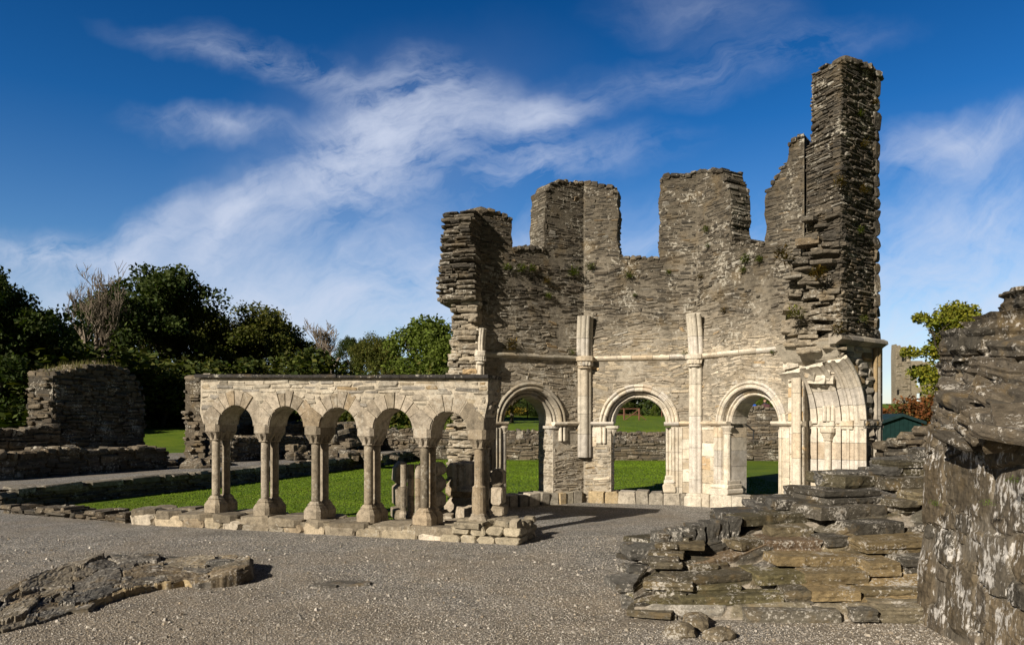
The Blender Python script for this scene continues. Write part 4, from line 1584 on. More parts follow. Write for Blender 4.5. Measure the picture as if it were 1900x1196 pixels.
def rough_wall(name, label, p0, p1, thick, z0, heights, seed, hr=(.07, .16), wr=(.16, .5), colf=slate, mat=M_RUBBLE, jut=.05, cat="wall", group=None, caps=True, both=True):
    """free-standing rubble wall with a broken head; heights: [(0..1 along the wall, height)]"""
    r = random.Random(seed)
    w = Line(p0, p1, z0)
    m = MB()
    sky = jag([(t * w.L, h) for t, h in heights], r, .05, .25)
    outl = [(0, -.25)] + [(w.L, -.25)] + sky[::-1]
    m.slab(outl, w.map, -.04, -thick + .04, mulc(colf(r), .7))
    tst = in_poly(outl)
    top = max(h for _, h in heights)
    cf = lambda u, v, q: colf(q)
    lay(m, w.map, tst, 0, w.L, -.15, top, hr, wr, jut, cf, r, db=-.2)
    if both:
        b = lambda u, v, d: w.map(u, v, -thick - d)
        lay(m, b, tst, 0, w.L, -.15, top, hr, wr, jut, cf, r, db=-.2)
    for ue, sg, hh in ((0, -1, heights[0][1]), (w.L, 1, heights[-1][1])):
        em = lambda x, y, d, _u=ue, _s=sg: w.map(_u + _s * d, y, -x)
        lay(m, em, lambda a, b_: 0 < a < thick and b_ < hh, 0, thick, -.15, hh, hr, (wr[0], min(wr[1], thick * .6)), jut * 2.2, cf, r, db=-.2)
    if caps:
        cap_stones(m, w.map, sky, .03, -thick, cf, r, (hr[0], hr[1] * 1.3), wr)
    o = m.build(name, mat)
    return tag(o, label, cat, group)

# garth edge: long retaining wall of the west walk (its lit top is the walk's kerb)
r = random.Random(201)
m = MB()
for p0, p1 in zip(edge, edge[1:]):
    w = Line(p0, p1, 0)
    lay(m, w.map, lambda a, b: True, 0, w.L, -.1, WALK - .06, (.08, .14), (.2, .6), .03, lambda u, v, q: slate(q), r, db=-.2)
    m.box(w.map(0, -.2, -.04), w.U * w.L, -w.N * .4, Vector((0, 0, WALK + .14)), (.15, .13, .11))
    u = 0
    while u < w.L:
        q = min(r.uniform(.4, 1.1), w.L - u)
        tm = lambda x, y, d, _u=u + q / 2: w.map(_u + x, WALK + d, .02 - y)
        m.stone(tm, 0, .2, q - .01, .42, .03 + r.uniform(-.01, .012), -.1, mulc((.21, .19, .155), r.uniform(.75, 1.25)), r, .05, .07)
        u += q
for i in range(14):
    p = Vector((-9.85 - r.random() * 1.3, 14.7 + r.random() * .25, .05 + .22 * r.random()))
    m.boulder(p, (r.uniform(.3, .6), r.uniform(.25, .4), r.uniform(.1, .2)), r, slate(r, 1.3), (0, 0, r.uniform(-.3, .3)), n=(7, 6, 4), sq=.85)
tag(m.build("retaining_wall", M_RUBBLE), "low retaining wall with a flat kerb top along the left edge of the sunken lawn", "wall")
rough_wall("front_kerb_wall", "low run of rough slabs at the near left corner of the lawn, left of the arcade base", Vector((-12.5, 13.9, 0)), Vector((-9.6, 14.2, 0)), .5, 0, [(0, .3), (.5, .3), (1, .22)], 202)
rough_wall("kerb_stones", "flat dark kerb of slabs between gravel and lawn, left of the arcade base", Vector((-9.3, 13.75, 0)), CP(6.75, .1), .45, 0, [(0, .10), (.3, .08), (1, .12)], 203, hr=(.05, .09))

e2 = E2
def along(p, d):
    return p + e2 * d
pA = G(-60, 15.5)
rough_wall("low_wall", "long low rubble wall with a lit ragged top beside the gravel walk, below the tall dark wall", G(-80, 16.2), G(312, 21.5), .7, WALK, [(0, .62), (.3, .55), (.5, .62), (.75, .55), (.92, .6), (1, .42)], 204)
q0 = G(100, 21.8)
rough_wall("ruined_wall", "tall dark ruined wall with a grassy head and a sunlit torn left end", q0, along(q0, 3.4), 1.0, .3, [(0, 2.7), (.15, 2.85), (.4, 3.05), (.65, 3.07), (.82, 2.9), (.93, 2.6), (1, 2.0)], 205, hr=(.07, .15), wr=(.15, .45), jut=.06)
rough_wall("ruined_wall", "dark knee-high stub of wall in front of the tall ruined wall at the far left", G(-60, 19.8), G(112, 21.6), .9, .3, [(0, 1.1), (.5, 1.05), (1, 1.25)], 206)
q0 = G(384, 27.5)
rough_wall("ruined_pier", "ragged rubble pier with a sunlit left end, showing left of the arcade coping", q0, along(q0, 3.2), 1.0, .55, [(0, 2.75), (.5, 2.8), (1, 2.4)], 207, hr=(.08, .17), wr=(.18, .5), jut=.08)
rough_wall("low_wall", "low dark wall end behind the first two arcade columns", G(430, 24.8), along(G(430, 24.8), 5.0), .9, .34, [(0, .72), (.6, .75), (1, .6)], 208)
rough_wall("low_wall", "dark waist-high wall seen through the second arcade arch", G(505, 29.5), along(G(505, 29.5), 4), 1.0, .4, [(0, 1.2), (1, 1.2)], 209)
rough_wall("low_wall", "dark wall seen through the third arcade arch, heaped with rubble", G(612, 31.5), along(G(612, 31.5), 4), 1.0, .4, [(0, 1.15), (1, 1.1)], 210)
rough_wall("low_wall", "strip of wall under the lawn seen through the fourth arcade arch", G(700, 35.2), G(835, 34.8), .8, .3, [(0, .95), (1, .95)], 211)
def heap(name, label, px, Y, z, spread, n, seed, size=(.3, .7)):
    r = random.Random(seed)
    m = MB()
    c = G(px, Y)
    for i in range(n):
        a, q = r.uniform(-1, 1), r.uniform(-1, 1)
        h = max(0, 1 - math.hypot(a, q)) * spread[2]
        s = r.uniform(*size)
        m.boulder(c + Vector((a * spread[0], q * spread[1], z + h * r.random())), (s, s * r.uniform(.6, 1), s * r.uniform(.3, .6)), r, slate(r, 1.2), (r.uniform(-.3, .3), r.uniform(-.3, .3), r.uniform(0, 3)), n=(6, 5, 4))
    return tag(m.build(name, M_RUBBLE), label, "rubble")
heap("rubble_heap", "sloping heap of rubble seen through the third arcade arch", 645, 30.2, .4, (.9, .8, 1.3), 40, 301)
heap("rubble_heap", "pale boulder heap seen through the second arcade arch", 543, 26.5, .4, (.7, .5, .55), 16, 302)
heap("rubble_heap", "flat scatter of slabs on the gravel walk beside the end of the long low wall", 345, 22.3, .34, (1.2, .9, .25), 26, 303)
heap("rubble_heap", "low scatter of stones on the walk behind the third and fourth arcade columns", 640, 28.0, .34, (1.8, .5, .25), 22, 304)

# north side of the garth: two long low walls with a gravel walk between, a higher wall to the right
nA, nB = G(690, 35.0), Vector((13, 33.4, 0))
rough_wall("garth_wall", "long low rubble wall along the far edge of the lawn, seen through the washing house arches", nA, nB, .8, -.06, [(0, .78), (.3, .84), (.7, .80), (1, .84)], 220, hr=(.10, .2), wr=(.25, .7))
rough_wall("garth_wall", "second low wall behind the far walk, lighter and set below the far green field", nA + Vector((-1, 3.4, 0)), Vector((9.5, 37.2, 0)), .8, .7, [(0, .42), (.35, .36), (.45, .48), (1, .34)], 221, hr=(.1, .2), wr=(.25, .7))
m = MB()
r = random.Random(222)
c = G(965, 35.9)
m.boulder(c + Vector((0, 0, .95)), (.3, .3, .62), r, (.3, .27, .22), n=(5, 5, 6))
tag(m.build("standing_stone", M_RUBBLE), "small upright stone standing on the far walk, framed by the left-hand doorway", "stone")
rough_wall("terrace_wall", "high grey rubble wall with a sloping rail, seen through the right-hand doorway", G(1290, 36.6), G(1560, 35.8), .9, .5, [(0, 1.85), (1, 1.8)], 223, hr=(.1, .2), wr=(.2, .6), colf=lambda q: mulc(slate(q), 1.25))
# stair rail in front of that wall
m = MB()
a, b = P(1366, 772, 34.6), P(1400, 800, 34.6)
m.tube([a, b], .035, (.02, .02, .02), 6)
for p in (a.lerp(b, .05), a.lerp(b, .95)):
    m.tube([p, Vector((p.x, p.y, p.z - .8))], .03, (.02, .02, .02), 6)
tag(m.build("stair_rail", M_RAIL), "thin dark sloping handrail in front of the grey terrace wall", "handrail")

# ------------------------------------------------------------------ foreground: the low wall, the ruined steps, the great broken wall
def nearc(r):
    c = r.choice([(.17, .145, .105), (.13, .115, .09), (.21, .175, .12), (.10, .09, .075), (.19, .15, .085)])
    return mulc(c, r.uniform(.8, 1.25))
r = random.Random(401)
m = MB()
# low wall lying across the bottom left: right tip at the photograph's (475, 1060)
def on_ground(px, py, h=0.0):
    Y = (EYE - h) * FOC / (py - HY)
    return Vector(((px - CX) / FOC * Y, Y, h))
front = [(-80, 1196), (60, 1160), (180, 1124), (240, 1106), (300, 1092), (340, 1088), (400, 1092), (440, 1086), (474, 1074)]
rear = [(-80, 1120), (0, 1098), (70, 1068), (120, 1046), (200, 1034), (330, 1036), (474, 1054)]
FL_, FH = 5.2, 1.5
def fmap(u, v, d):
    t = u / FL_
    px = lerp(-80, 474, t)
    A, B = on_ground(px, interp(front, px)), on_ground(px, interp(rear, px))
    q = v / FH
    e = smooth(0, .16, q) * smooth(1, .93, q) * smooth(0, .02, 1 - t)
    p = A.lerp(B, max(0.0, (q - .13) / .87))
    h = lerp(.04, .075, smooth(.3, .6, t)) + .06 * smooth(.75, .95, t) * (1 - .35 * smooth(.5, .95, q) * (1 - smooth(.6, .8, t)))
    h += .02 * noise.noise(Vector((u * 1.7, v * 2.0, 4)))
    k = .10 * noise.noise(Vector((u * 2.3, 7, 1))) + .05 * noise.noise(Vector((u * 7, 3, 1)))
    return p + Vector((0, -k * (1 - q), -.03 + (h + d) * e))
def footc(q):
    c = q.choice([(.15, .13, .10), (.115, .105, .09), (.18, .155, .115), (.10, .095, .085), (.17, .135, .09)])
    return mulc(c, q.uniform(.8, 1.2))
fx = []
u = 2.2
while u < 4.1:
    w = r.uniform(.12, .2)
    fx.append((u, .12, w, .11, mulc((.34, .265, .155), r.uniform(.8, 1.1)), .6))
    u += w * 1.9
sd = scatter_seeds(r, FL_, FH, [(.25, .5, .12, .2), (.12, .25, .07, .12), (.06, .12, .04, .08)], (60, 200, 400), footc, (.0, 1.0), fx)
cells(m, fmap, FL_, FH, 260, 90, sd, (.17, .145, .11), .024, (.05, .16), rough=.008, warp=.05)
for i in range(9):
    p = fmap(r.uniform(.1, FL_ - .2), r.uniform(.15, 1.4), -.01)
    m.boulder(p, (r.uniform(.2, .5), r.uniform(.14, .3), r.uniform(.05, .09)), r, footc(r), (r.uniform(-.06, .06), r.uniform(-.06, .06), r.uniform(-.2, .5)), n=(12, 8, 4), sq=.84, strata=.8)
tag(m.build("wall_footing", M_NEAR), "low broken footing of slabs and tan stones lying on the gravel at the lower left", "wall")
m = MB()
for px, py, s in ((640, 1083, (.42, .2, .05)), (600, 1087, (.3, .18, .04)), (665, 1084, (.26, .16, .05))):
    p = on_ground(px, py)
    m.boulder(p, s, r, (.12, .11, .095), (0, 0, .1), n=(12, 8, 4), sq=.6)
tag(m.build("flat_stone", M_NEAR), "single flat dark slab lying flush in the gravel right of the low footing", "stone")

# the ruined steps: a sloping mass of slabs set in mortar, climbing to the right
F0, F1 = Vector((1.03, 6.35, .0)), Vector((3.55, 6.15, .0))
sil = [(0.0, (1.08, 6.75, .16)), (.08, (1.42, 7.4, .45)), (.2, (1.98, 7.65, .58)), (.24, (2.35, 7.9, .62)), (.33, (2.72, 8.2, .80)), (.50, (3.22, 8.35, .84)), (.55, (3.52, 8.55, 1.03)), (.75, (4.4, 9.0, 1.10)), (1.0, (5.1, 9.1, 1.35))]
def silp(s):
    return Vector(tuple(interp([(q, p[k]) for q, p in sil], s) for k in range(3)))
def steps_base(s, t):
    a = F0.lerp(F1 + Vector((1.2, 0, 0)), s)
    b = silp(s)
    p = a.lerp(b, t)
    # the first slab course stands nearly upright, then ledges
    lift = .17 * smooth(0, .06, t) * (1 - t)
    ledge = 0.0
    for q in (.28, .5, .72):
        ledge += .07 * (smooth(q - .03, q + .02, t)) - .07 * t / 3 * 0
    return p + Vector((0, 0, lift * .6 + (ledge - .21 * t) * .9 - .075 * smooth(.02, .12, t) * smooth(0, .1, s)))
SL = 3.4
def smap(u, v, d):
    s, t = u / SL, v / 2.6
    p = steps_base(s, t)
    n = Vector((-.08, -.55, .83))
    return p + n * d
r = random.Random(411)
m = MB()
def sc(r_):
    c = r_.choice([(.105, .09, .062), (.085, .075, .058), (.13, .105, .064), (.10, .087, .054), (.075, .068, .055), (.145, .12, .074)])
    return mulc(c, r_.uniform(.85, 1.2))
fixed = [(.62, .42, .52, .20, (.135, .118, .058), .9), (1.95, .52, .50, .26, (.27, .20, .105), .8), (.45, .12, .30, .07, (.29, .27, .23), .3), (1.05, .12, .34, .08, (.19, .165, .115), .3),
         (1.72, .14, .36, .07, (.2, .17, .12), .3), (2.4, .16, .34, .08, (.15, .14, .11), .3), (.95, 1.62, .46, .20, (.20, .145, .09), 1.0), (1.0, 1.12, .18, .11, (.11, .10, .085), .7), (1.38, 1.14, .22, .12, (.12, .11, .09), .8),
         (1.95, 1.68, .32, .14, (.13, .115, .085), .8), (2.3, 2.1, .5, .16, (.10, .095, .088), 1.0), (1.7, 2.1, .3, .14, (.12, .11, .09), .8), (.85, 2.3, .26, .16, (.085, .08, .072), .9),
         (2.9, 1.5, .32, .15, (.12, .11, .085), .8), (2.55, 1.02, .32, .11, (.16, .14, .1), .5), (1.22, .84, .15, .06, (.25, .19, .09), .6), (1.32, .62, .15, .06, (.12, .11, .09), .4), (1.32, .36, .16, .1, (.12, .11, .095), .5)]
sd = scatter_seeds(r, SL, 2.6, [(.2, .36, .07, .12), (.1, .2, .04, .08), (.05, .1, .025, .045)], (120, 260, 300), sc, (.0, 1.0), fixed, .92)
NU, NV = 240, 180
vs = cells(m, smap, SL, 2.6, NU, NV, sd, (.33, .29, .235), .032, (.12, .20), .006, .035, cut=1.25)
for seq in ([j * (NU + 1) for j in range(NV + 1)], [NV * (NU + 1) + i for i in range(NU + 1)], list(range(NU + 1))):
    pts = [vs[k] for k in seq]
    n = len(pts)
    m.add(pts + [Vector((p.x + .02, p.y + .05, -.1)) for p in pts], [(i, i + 1, n + i + 1, n + i) for i in range(n - 1)], (.13, .115, .09))
# courses of flat slabs, each set back over the one below like worn treads
NK = 8
def tread(s_, t):
    return F0.lerp(F1 + Vector((1.2, 0, 0)), s_).lerp(silp(s_), t)
for k in range(NK):
    t0, t1 = k / NK, (k + 1) / NK
    s_ = r.uniform(-.01, .02)
    while s_ < .99:
        w = r.uniform(.18, .5) if r.random() < .6 else r.uniform(.5, 1.0)
        ds = w / 3.75
        sm = min(s_ + ds / 2, 1)
        A, B = tread(max(0, s_), t0), tread(min(1, s_ + ds), t0)
        C = tread(sm, t0)
        h = tread(sm, t1).z - C.z
        px_ = CX + FOC * C.x / C.y
        col = sc(r)
        if k in (1, 2) and sm < .36:
            col = mixc((.135, .118, .058), col, r.uniform(0, .4))
        elif k in (1, 2, 3) and .42 < sm < .72:
            col = mixc((.25, .185, .095), col, r.uniform(0, .6))
        elif k == 0:
            col = mixc((.20, .18, .14), col, r.uniform(.2, .8))
        elif k == 4 and .2 < sm < .5:
            col = mixc((.19, .13, .08), col, r.uniform(0, .5))
        elif k >= 6:
            col = mulc(col, .75)
        yaw = math.atan2(B.y - A.y, B.x - A.x)
        n_l = 1 if h < .13 or r.random() < .35 else 2
        z = C.z
        for q in range(n_l):
            hh = max(.045, h / n_l)
            dep = r.uniform(.42, .6)
            if r.random() > .12:
                m.boulder((C.x + r.uniform(-.02, .02), C.y + dep * .5 - .05 + r.uniform(-.05, .04), z + hh / 2 + .012), (w * r.uniform(.93, 1.0), dep, hh * r.uniform(.86, 1.0)), r, mulc(col, r.uniform(.85, 1.15)),
                          (r.uniform(-.02, .07), r.uniform(-.025, .025), yaw + r.uniform(-.05, .05)), n=(max(6, int(w * 22)), 7, 4), sq=.93, strata=.55, rough=.17)
            z += hh
        s_ += ds * r.uniform(.97, 1.05)
# dark ledges along the broken crest and the left flank
for s, (x, y, z) in sil:
    pass
for i in range(30):
    s = r.random()
    p = silp(s)
    m.boulder(p + Vector((r.uniform(-.12, .12), r.uniform(-.16, .05), r.uniform(-.14, .0))), (r.uniform(.25, .6), r.uniform(.2, .45), r.uniform(.06, .12)), r, mulc((.10, .095, .085), r.uniform(.7, 1.3)), (r.uniform(-.1, .2), r.uniform(-.1, .1), r.uniform(-.3, .3)), n=(9, 7, 4), sq=.86, strata=.8)
for i in range(16):
    t = r.random()
    p = F0.lerp(Vector((1.45, 7.5, .4)), t)
    m.boulder(p + Vector((r.uniform(.12, .26), 0, r.uniform(0, .28) * t)), (r.uniform(.15, .4), r.uniform(.2, .5), r.uniform(.04, .07)), r, mulc(sc(r), .9), (0, 0, 1.2 + r.uniform(-.3, .3)), n=(10, 9, 4), sq=.9, strata=.8)
for i in range(7):
    p = Vector((1.45 + .12 * i + r.uniform(-.02, .02), 7.28 + .045 * i, .42 + .02 * i))
    m.boulder(p, (.13, .2, .34), r, mulc((.085, .08, .07), r.uniform(.8, 1.3)), (0, 0, .2), n=(5, 5, 8), sq=.9)
tag(m.build("ruined_steps", M_NEAR), "sloping ruined steps of weathered slabs climbing to the big wall at lower right", "steps")
# rounded stones at the foot of the steps
for i, (px, py, s, lb) in enumerate([(1262, 1178, (.22, .18, .15), "rounded tan boulder at the foot of the steps, largest of three"), (1335, 1183, (.2, .18, .14), "small tan stone right of the largest rounded boulder at the steps' foot"), (1292, 1160, (.3, .2, .16), "grey rounded stone tucked behind the tan boulders below the steps")]):
    p = on_ground(px, py)
    loose("foot_boulder", lb, [(p + Vector((0, 0, s[2] * .02)), s, (0, 0, i * .7))], 50 + i, M_NEAR, lambda q: (.17, .14, .095), None, "boulder", .35)

# the great broken wall on the right
BW = empty("broken_wall", (4.2, 5.5, 0), "massive broken slate wall at the right edge, lichen-streaked below and jutting in torn ledges above", "wall")
W0, W1 = Vector((3.42, 6.35, 0)), Vector((2.56, -.5, 0))
wf = Bay(W0, W1)
class WF(Bay):
    def map(s, u, v, d):
        b = .04 * noise.noise(Vector((u * 1.3, v * 1.3, 3)))
        return s.p0 + s.U * u + s.N * (d + b - .10 * (v / 1.6)) + Vector((0, 0, v))
wf = WF(W0, W1)
r = random.Random(421)
m = MB()
def wc(q):
    c = q.choice([(.11, .09, .062), (.09, .078, .06), (.135, .107, .07), (.08, .072, .058), (.12, .10, .074)])
    return mulc(c, q.uniform(.85, 1.2))
def wmap(u, v, d):
    return wf.map(u, v, d)
sd = scatter_seeds(r, wf.L, 1.62, [(.16, .32, .14, .26), (.08, .16, .06, .14), (.04, .08, .03, .06)], (120, 320, 500), wc, (.0, 1.0), (), .9)
cells(m, wmap, wf.L, 1.62, 520, 130, sd, (.15, .13, .10), .026, (.04, .13), .008, .035, cut=1.35)
# end face towards the steps and the mass behind
ef = Line(W0 + Vector((1.6, .55, 0)), W0, 0)
m.add([Vector((3.5, 6.3, 0)), Vector((6.2, 7.4, 0)), Vector((6.2, -.5, 0)), Vector((2.60, -.5, 0))] + [Vector((3.56, 6.3, 1.56)), Vector((6.2, 7.4, 1.9)), Vector((6.2, -.5, 1.9)), Vector((2.76, -.5, 1.56))],
      [(4, 5, 6, 7), (0, 1, 5, 4), (1, 2, 6, 5), (2, 3, 7, 6)], (.12, .105, .085))
m.build("wall_face", M_DRIP, BW)
# torn upper courses: long slates lying back in ledges, the higher ones jutting to the left
m = MB()
def ledge(px, py, Y, sx, sy, sz, rot=(0, 0, 0), col=None, n=(14, 10, 6), sq=.87):
    m.boulder(P(px, py, Y), (sx, sy, sz), r, mulc(col or wc(r), .8), rot, n=n, sq=sq, strata=.9, rough=.2)
# sloping slates between the face and the overhang
for i in range(120):
    px = r.uniform(1745, 1960)
    up = r.random()
    yb = interp([(1735, 806), (1960, 806)], px)
    yt = interp([(1735, 770), (1800, 735), (1900, 655), (1960, 630)], px)
    py = lerp(yb, yt, up)
    Y = lerp(interp([(1735, 5.95), (1900, 4.85), (1960, 4.5)], px), interp([(1735, 6.2), (1900, 6.0), (1960, 5.8)], px), up)
    wd = r.uniform(.25, .7)
    px = max(px, 1755 + wd * .5 * FOC / Y)
    ledge(px, py, Y + .1, wd, r.uniform(.25, .5), r.uniform(.05, .11), (r.uniform(.1, .45), r.uniform(-.25, .05), r.uniform(-.5, .3)), mixc(wc(r), (.24, .2, .15), .35 * r.random()), (10, 8, 4))
# jutting upper blocks, roughly as they sit one over another
blk = [(1772, 730, 6.35, .34, .5, .22), (1800, 690, 6.4, .5, .6, .2), (1782, 672, 6.3, .42, .5, .18), (1775, 640, 6.3, .46, .5, .27), (1830, 640, 6.3, .5, .6, .26), (1830, 610, 6.3, .5, .5, .16),
       (1840, 606, 6.25, .34, .4, .10), (1880, 650, 6.15, .55, .6, .3), (1890, 610, 6.1, .5, .6, .25), (1900, 575, 6.1, .4, .6, .2), (1895, 556, 6.0, .34, .5, .2), (1960, 555, 5.9, .4, .5, .2), (1960, 610, 5.9, .5, .6, .3), (1860, 690, 6.1, .55, .5, .2), (1910, 680, 5.8, .6, .5, .22),
       (1765, 748, 6.3, .3, .4, .1), (1935, 660, 5.7, .6, .5, .3)]
for px, py, Y, sx, sy, sz in blk:
    px = max(px, (1768 if py > 625 else 1838 if py > 590 else 1880) + sx * .52 * FOC / Y)
    ledge(px, py, Y, sx, sy, sz, (r.uniform(-.05, .12), r.uniform(-.14, .05), r.uniform(-.35, .1)), None, (14, 10, 8))
for i in range(60):
    px, py = r.uniform(1760, 1960), r.uniform(560, 770)
    if py < interp([(1745, 612), (1815, 603), (1860, 572), (1890, 545), (1960, 530)], px) + 14 or py > interp([(1735, 780), (1800, 735), (1900, 660), (1960, 640)], px):
        continue
    wd = r.uniform(.15, .4)
    px = max(px, (1772 if py > 625 else 1850) + wd * .5 * FOC / 6.2)
    ledge(px, py, lerp(6.4, 5.9, (px - 1760) / 200) + .08, wd, r.uniform(.3, .5), r.uniform(.05, .14), (r.uniform(-.1, .15), r.uniform(-.2, .1), r.uniform(-.6, .2)), mixc(wc(r), (.26, .22, .16), .5 * r.random()), (9, 7, 5))
for i in range(14):
    ledge(r.uniform(1890, 2010), r.uniform(620, 760), r.uniform(6.35, 6.7), .8, .8, .5, (0, 0, r.random()), (.09, .08, .065), (8, 8, 6))
for i in range(150):
    Y = r.uniform(-.4, 4.5)
    q = r.random() ** .8
    x = 3.42 - (6.35 - Y) * .1255 + .1 + q * 1.3
    m.boulder((x + .2, Y, 1.5 + .55 * q * r.random() + .1 * q), (r.uniform(.4, .9), r.uniform(.4, .8), r.uniform(.08, .16)), r, mulc(wc(r), .8), (r.uniform(-.1, .1), r.uniform(-.2, .1), r.uniform(-.4, .4)), n=(9, 8, 4), sq=.86, strata=.9, rough=.2)
m.build("torn_courses", M_NEAR, BW)
# lower rubble behind it, filling to the pier
rough_wall("rubble_wall", "shoulder-high rubble wall behind the steps, between the broken pier and the big right-hand wall", Vector((6.05, 12.6, 0)), Vector((6.6, 9.6, 0)), .8, 0, [(0, 1.2), (.3, 1.5), (.7, 1.6), (1, 1.5)], 430, hr=(.08, .18), wr=(.2, .5), jut=.06)
rough_wall("rubble_wall", "dark rubble wall end stepping down beside the right edge wall, above the steps", Vector((5.25, 9.35, 0)), Vector((6.3, 8.6, 0)), .6, 0, [(0, 1.25), (.3, 1.45), (.6, 1.6), (1, 1.75)], 431, hr=(.08, .2), wr=(.2, .5), jut=.08)
# ------------------------------------------------------------------ shed, hedge, distant tower
o = P(1672, 820, 27)
SH = empty("garden_shed", o, "dark green shed with a low gable roof, half hidden behind the rubble wall", "shed")
m = MB()
W, H, D = .72, .72, 2.2
m.add([o + Vector((-W, 0, -.6)), o + Vector((W, 0, -.6)), o + Vector((W, 0, H)), o + Vector((0, 0, H + .26)), o + Vector((-W, 0, H)),
       o + Vector((-W, D, -.6)), o + Vector((W, D, -.6)), o + Vector((W, D, H)), o + Vector((0, D, H + .26)), o + Vector((-W, D, H))],
      [(0, 1, 2, 3, 4), (9, 8, 7, 6, 5), (0, 4, 9, 5), (1, 6, 7, 2)], (.02, .06, .06))
for i in range(9):
    x = -W + .16 * i + .02
    m.box(o + Vector((x, -.015, -.6)), Vector((.145, 0, 0)), Vector((0, .012, 0)), Vector((0, 0, .6 + H + .24 * (1 - abs(x + .07) / W))), (.02, .06, .06))
m.build("boards", M_SHED, SH)
m = MB()
for s in (-1, 1):
    a, b = o + Vector((0, -.12, H + .31)), o + Vector((s * (W + .12), -.12, H + .02))
    m.box(a, b - a, Vector((0, D + .24, 0)), Vector((0, 0, -.06)), (.02, .05, .05))
    m.box(a + Vector((0, -.02, 0)), b - a, Vector((0, .02, 0)), Vector((0, 0, -.11)), (.02, .05, .05))
m.build("roof", M_ROOF, SH)

def leaf_mass(m, rng, c, rad, n, size, cols, shell=.55, flat=1.0):
    """leaf-sized blades scattered through an ellipsoid, thicker towards its skin"""
    for i in range(n):
        a = rng.uniform(0, 2 * math.pi)
        z = rng.uniform(-1, 1)
        q = (shell + (1 - shell) * rng.random()) * (rng.random() ** .25)
        s = math.sqrt(1 - z * z)
        p = Vector((c[0] + rad[0] * q * s * math.cos(a), c[1] + rad[1] * q * s * math.sin(a), c[2] + rad[2] * q * z))
        d = Vector((rng.gauss(0, 1), rng.gauss(0, 1), rng.gauss(0, .8) * flat)).normalized()
        e = d.cross(Vector((rng.gauss(0, 1), rng.gauss(0, 1), rng.gauss(0, 1)))).normalized()
        w = size * rng.uniform(.6, 1.4)
        k = mulc(rng.choice(cols), rng.uniform(.65, 1.35))
        m.add([p - d * w * .5, p + e * w * .32, p + d * w * .5, p - e * w * .32], [(0, 1, 2, 3)], k)

m = MB()
r = random.Random(501)
for i in range(40):
    px = r.uniform(1636, 1775)
    c = P(px, 768, 34) + Vector((0, r.uniform(0, 1.5), r.uniform(-.7, .5)))
    leaf_mass(m, r, c, (.7, .7, .5), 130, .16, [(.16, .055, .018), (.11, .05, .016), (.07, .055, .016), (.19, .075, .02)])
tag(m.build("hedge", M_LEAF), "rust-red clipped hedge on the bank above the shed", "hedge")

def far_tower():
    root = empty("distant_tower", G(1690, 118), "distant ruined stone tower with empty window openings, beyond the hedge on the right", "ruin")
    m = MB()
    Y = 118
    k = Y / FOC
    def q(px, py, d=0):
        return P(px, py, Y) + Vector((0, d, 0))
    r = random.Random(511)
    mp = lambda u, v, d: Vector((u, Y - d, v))
    def X(px):
        return (px - CX) * k
    def Z(py):
        return EYE + (HY - py) * k
    tow = [(X(1663), Z(790))] + [(X(1690), Z(790)), (X(1690), Z(652)), (X(1688), Z(644)), (X(1685), Z(650)), (X(1681), Z(642)), (X(1678), Z(649)), (X(1674), Z(647)), (X(1670), Z(640)), (X(1666), Z(644)), (X(1663), Z(638)), (X(1662), Z(660))]
    m.slab(tow, mp, 0, -1.5, (.24, .205, .155))
    tt = in_poly(tow)
    lay(m, mp, tt, X(1663), X(1690), Z(790), Z(640), (.3, .6), (.4, 1.2), .12, lambda u, v, q: mulc(q.choice([(.25, .21, .155), (.20, .17, .13), (.29, .25, .19)]), q.uniform(.85, 1.15)), r, db=-.4)
    m.build("tower", M_FAR, root)
    m = MB()
    # lower range with two rows of windows
    def block(a, b, c, d, dep=-.9, df=0):
        m.slab([(X(a), Z(d)), (X(b), Z(d)), (X(b), Z(c)), (X(a), Z(c))], mp, df, dep, (.27, .23, .17))
    for rows in ((668, 690), (702, 717), (730, 745)):
        pass
    block(1691, 1701, 669, 790)
    block(1701, 1712, 669, 690); block(1701, 1712, 718, 729); block(1701, 1712, 745, 790)
    block(1712, 1745, 700, 712); block(1712, 1726, 671, 745); block(1726, 1748, 690, 790); block(1712, 1726, 745, 790)
    m.slab([(X(1691), Z(790)), (X(1760), Z(790)), (X(1760), Z(747)), (X(1691), Z(747))], mp, -1.2, -3, (.25, .21, .16))
    m.build("wall", M_FAR, root)
    for a, b, c, d in ((1673, 1681, 656, 670), (1664, 1668, 720, 732), (1675, 1679, 738, 750)):
        m = MB()
        m.slab([(X(a), Z(d)), (X(b), Z(d)), (X(b), Z(c)), (X(a), Z(c))], mp, .05, -.3, (.012, .012, .012))
        m.build("window", M_FAR, root)
far_tower()

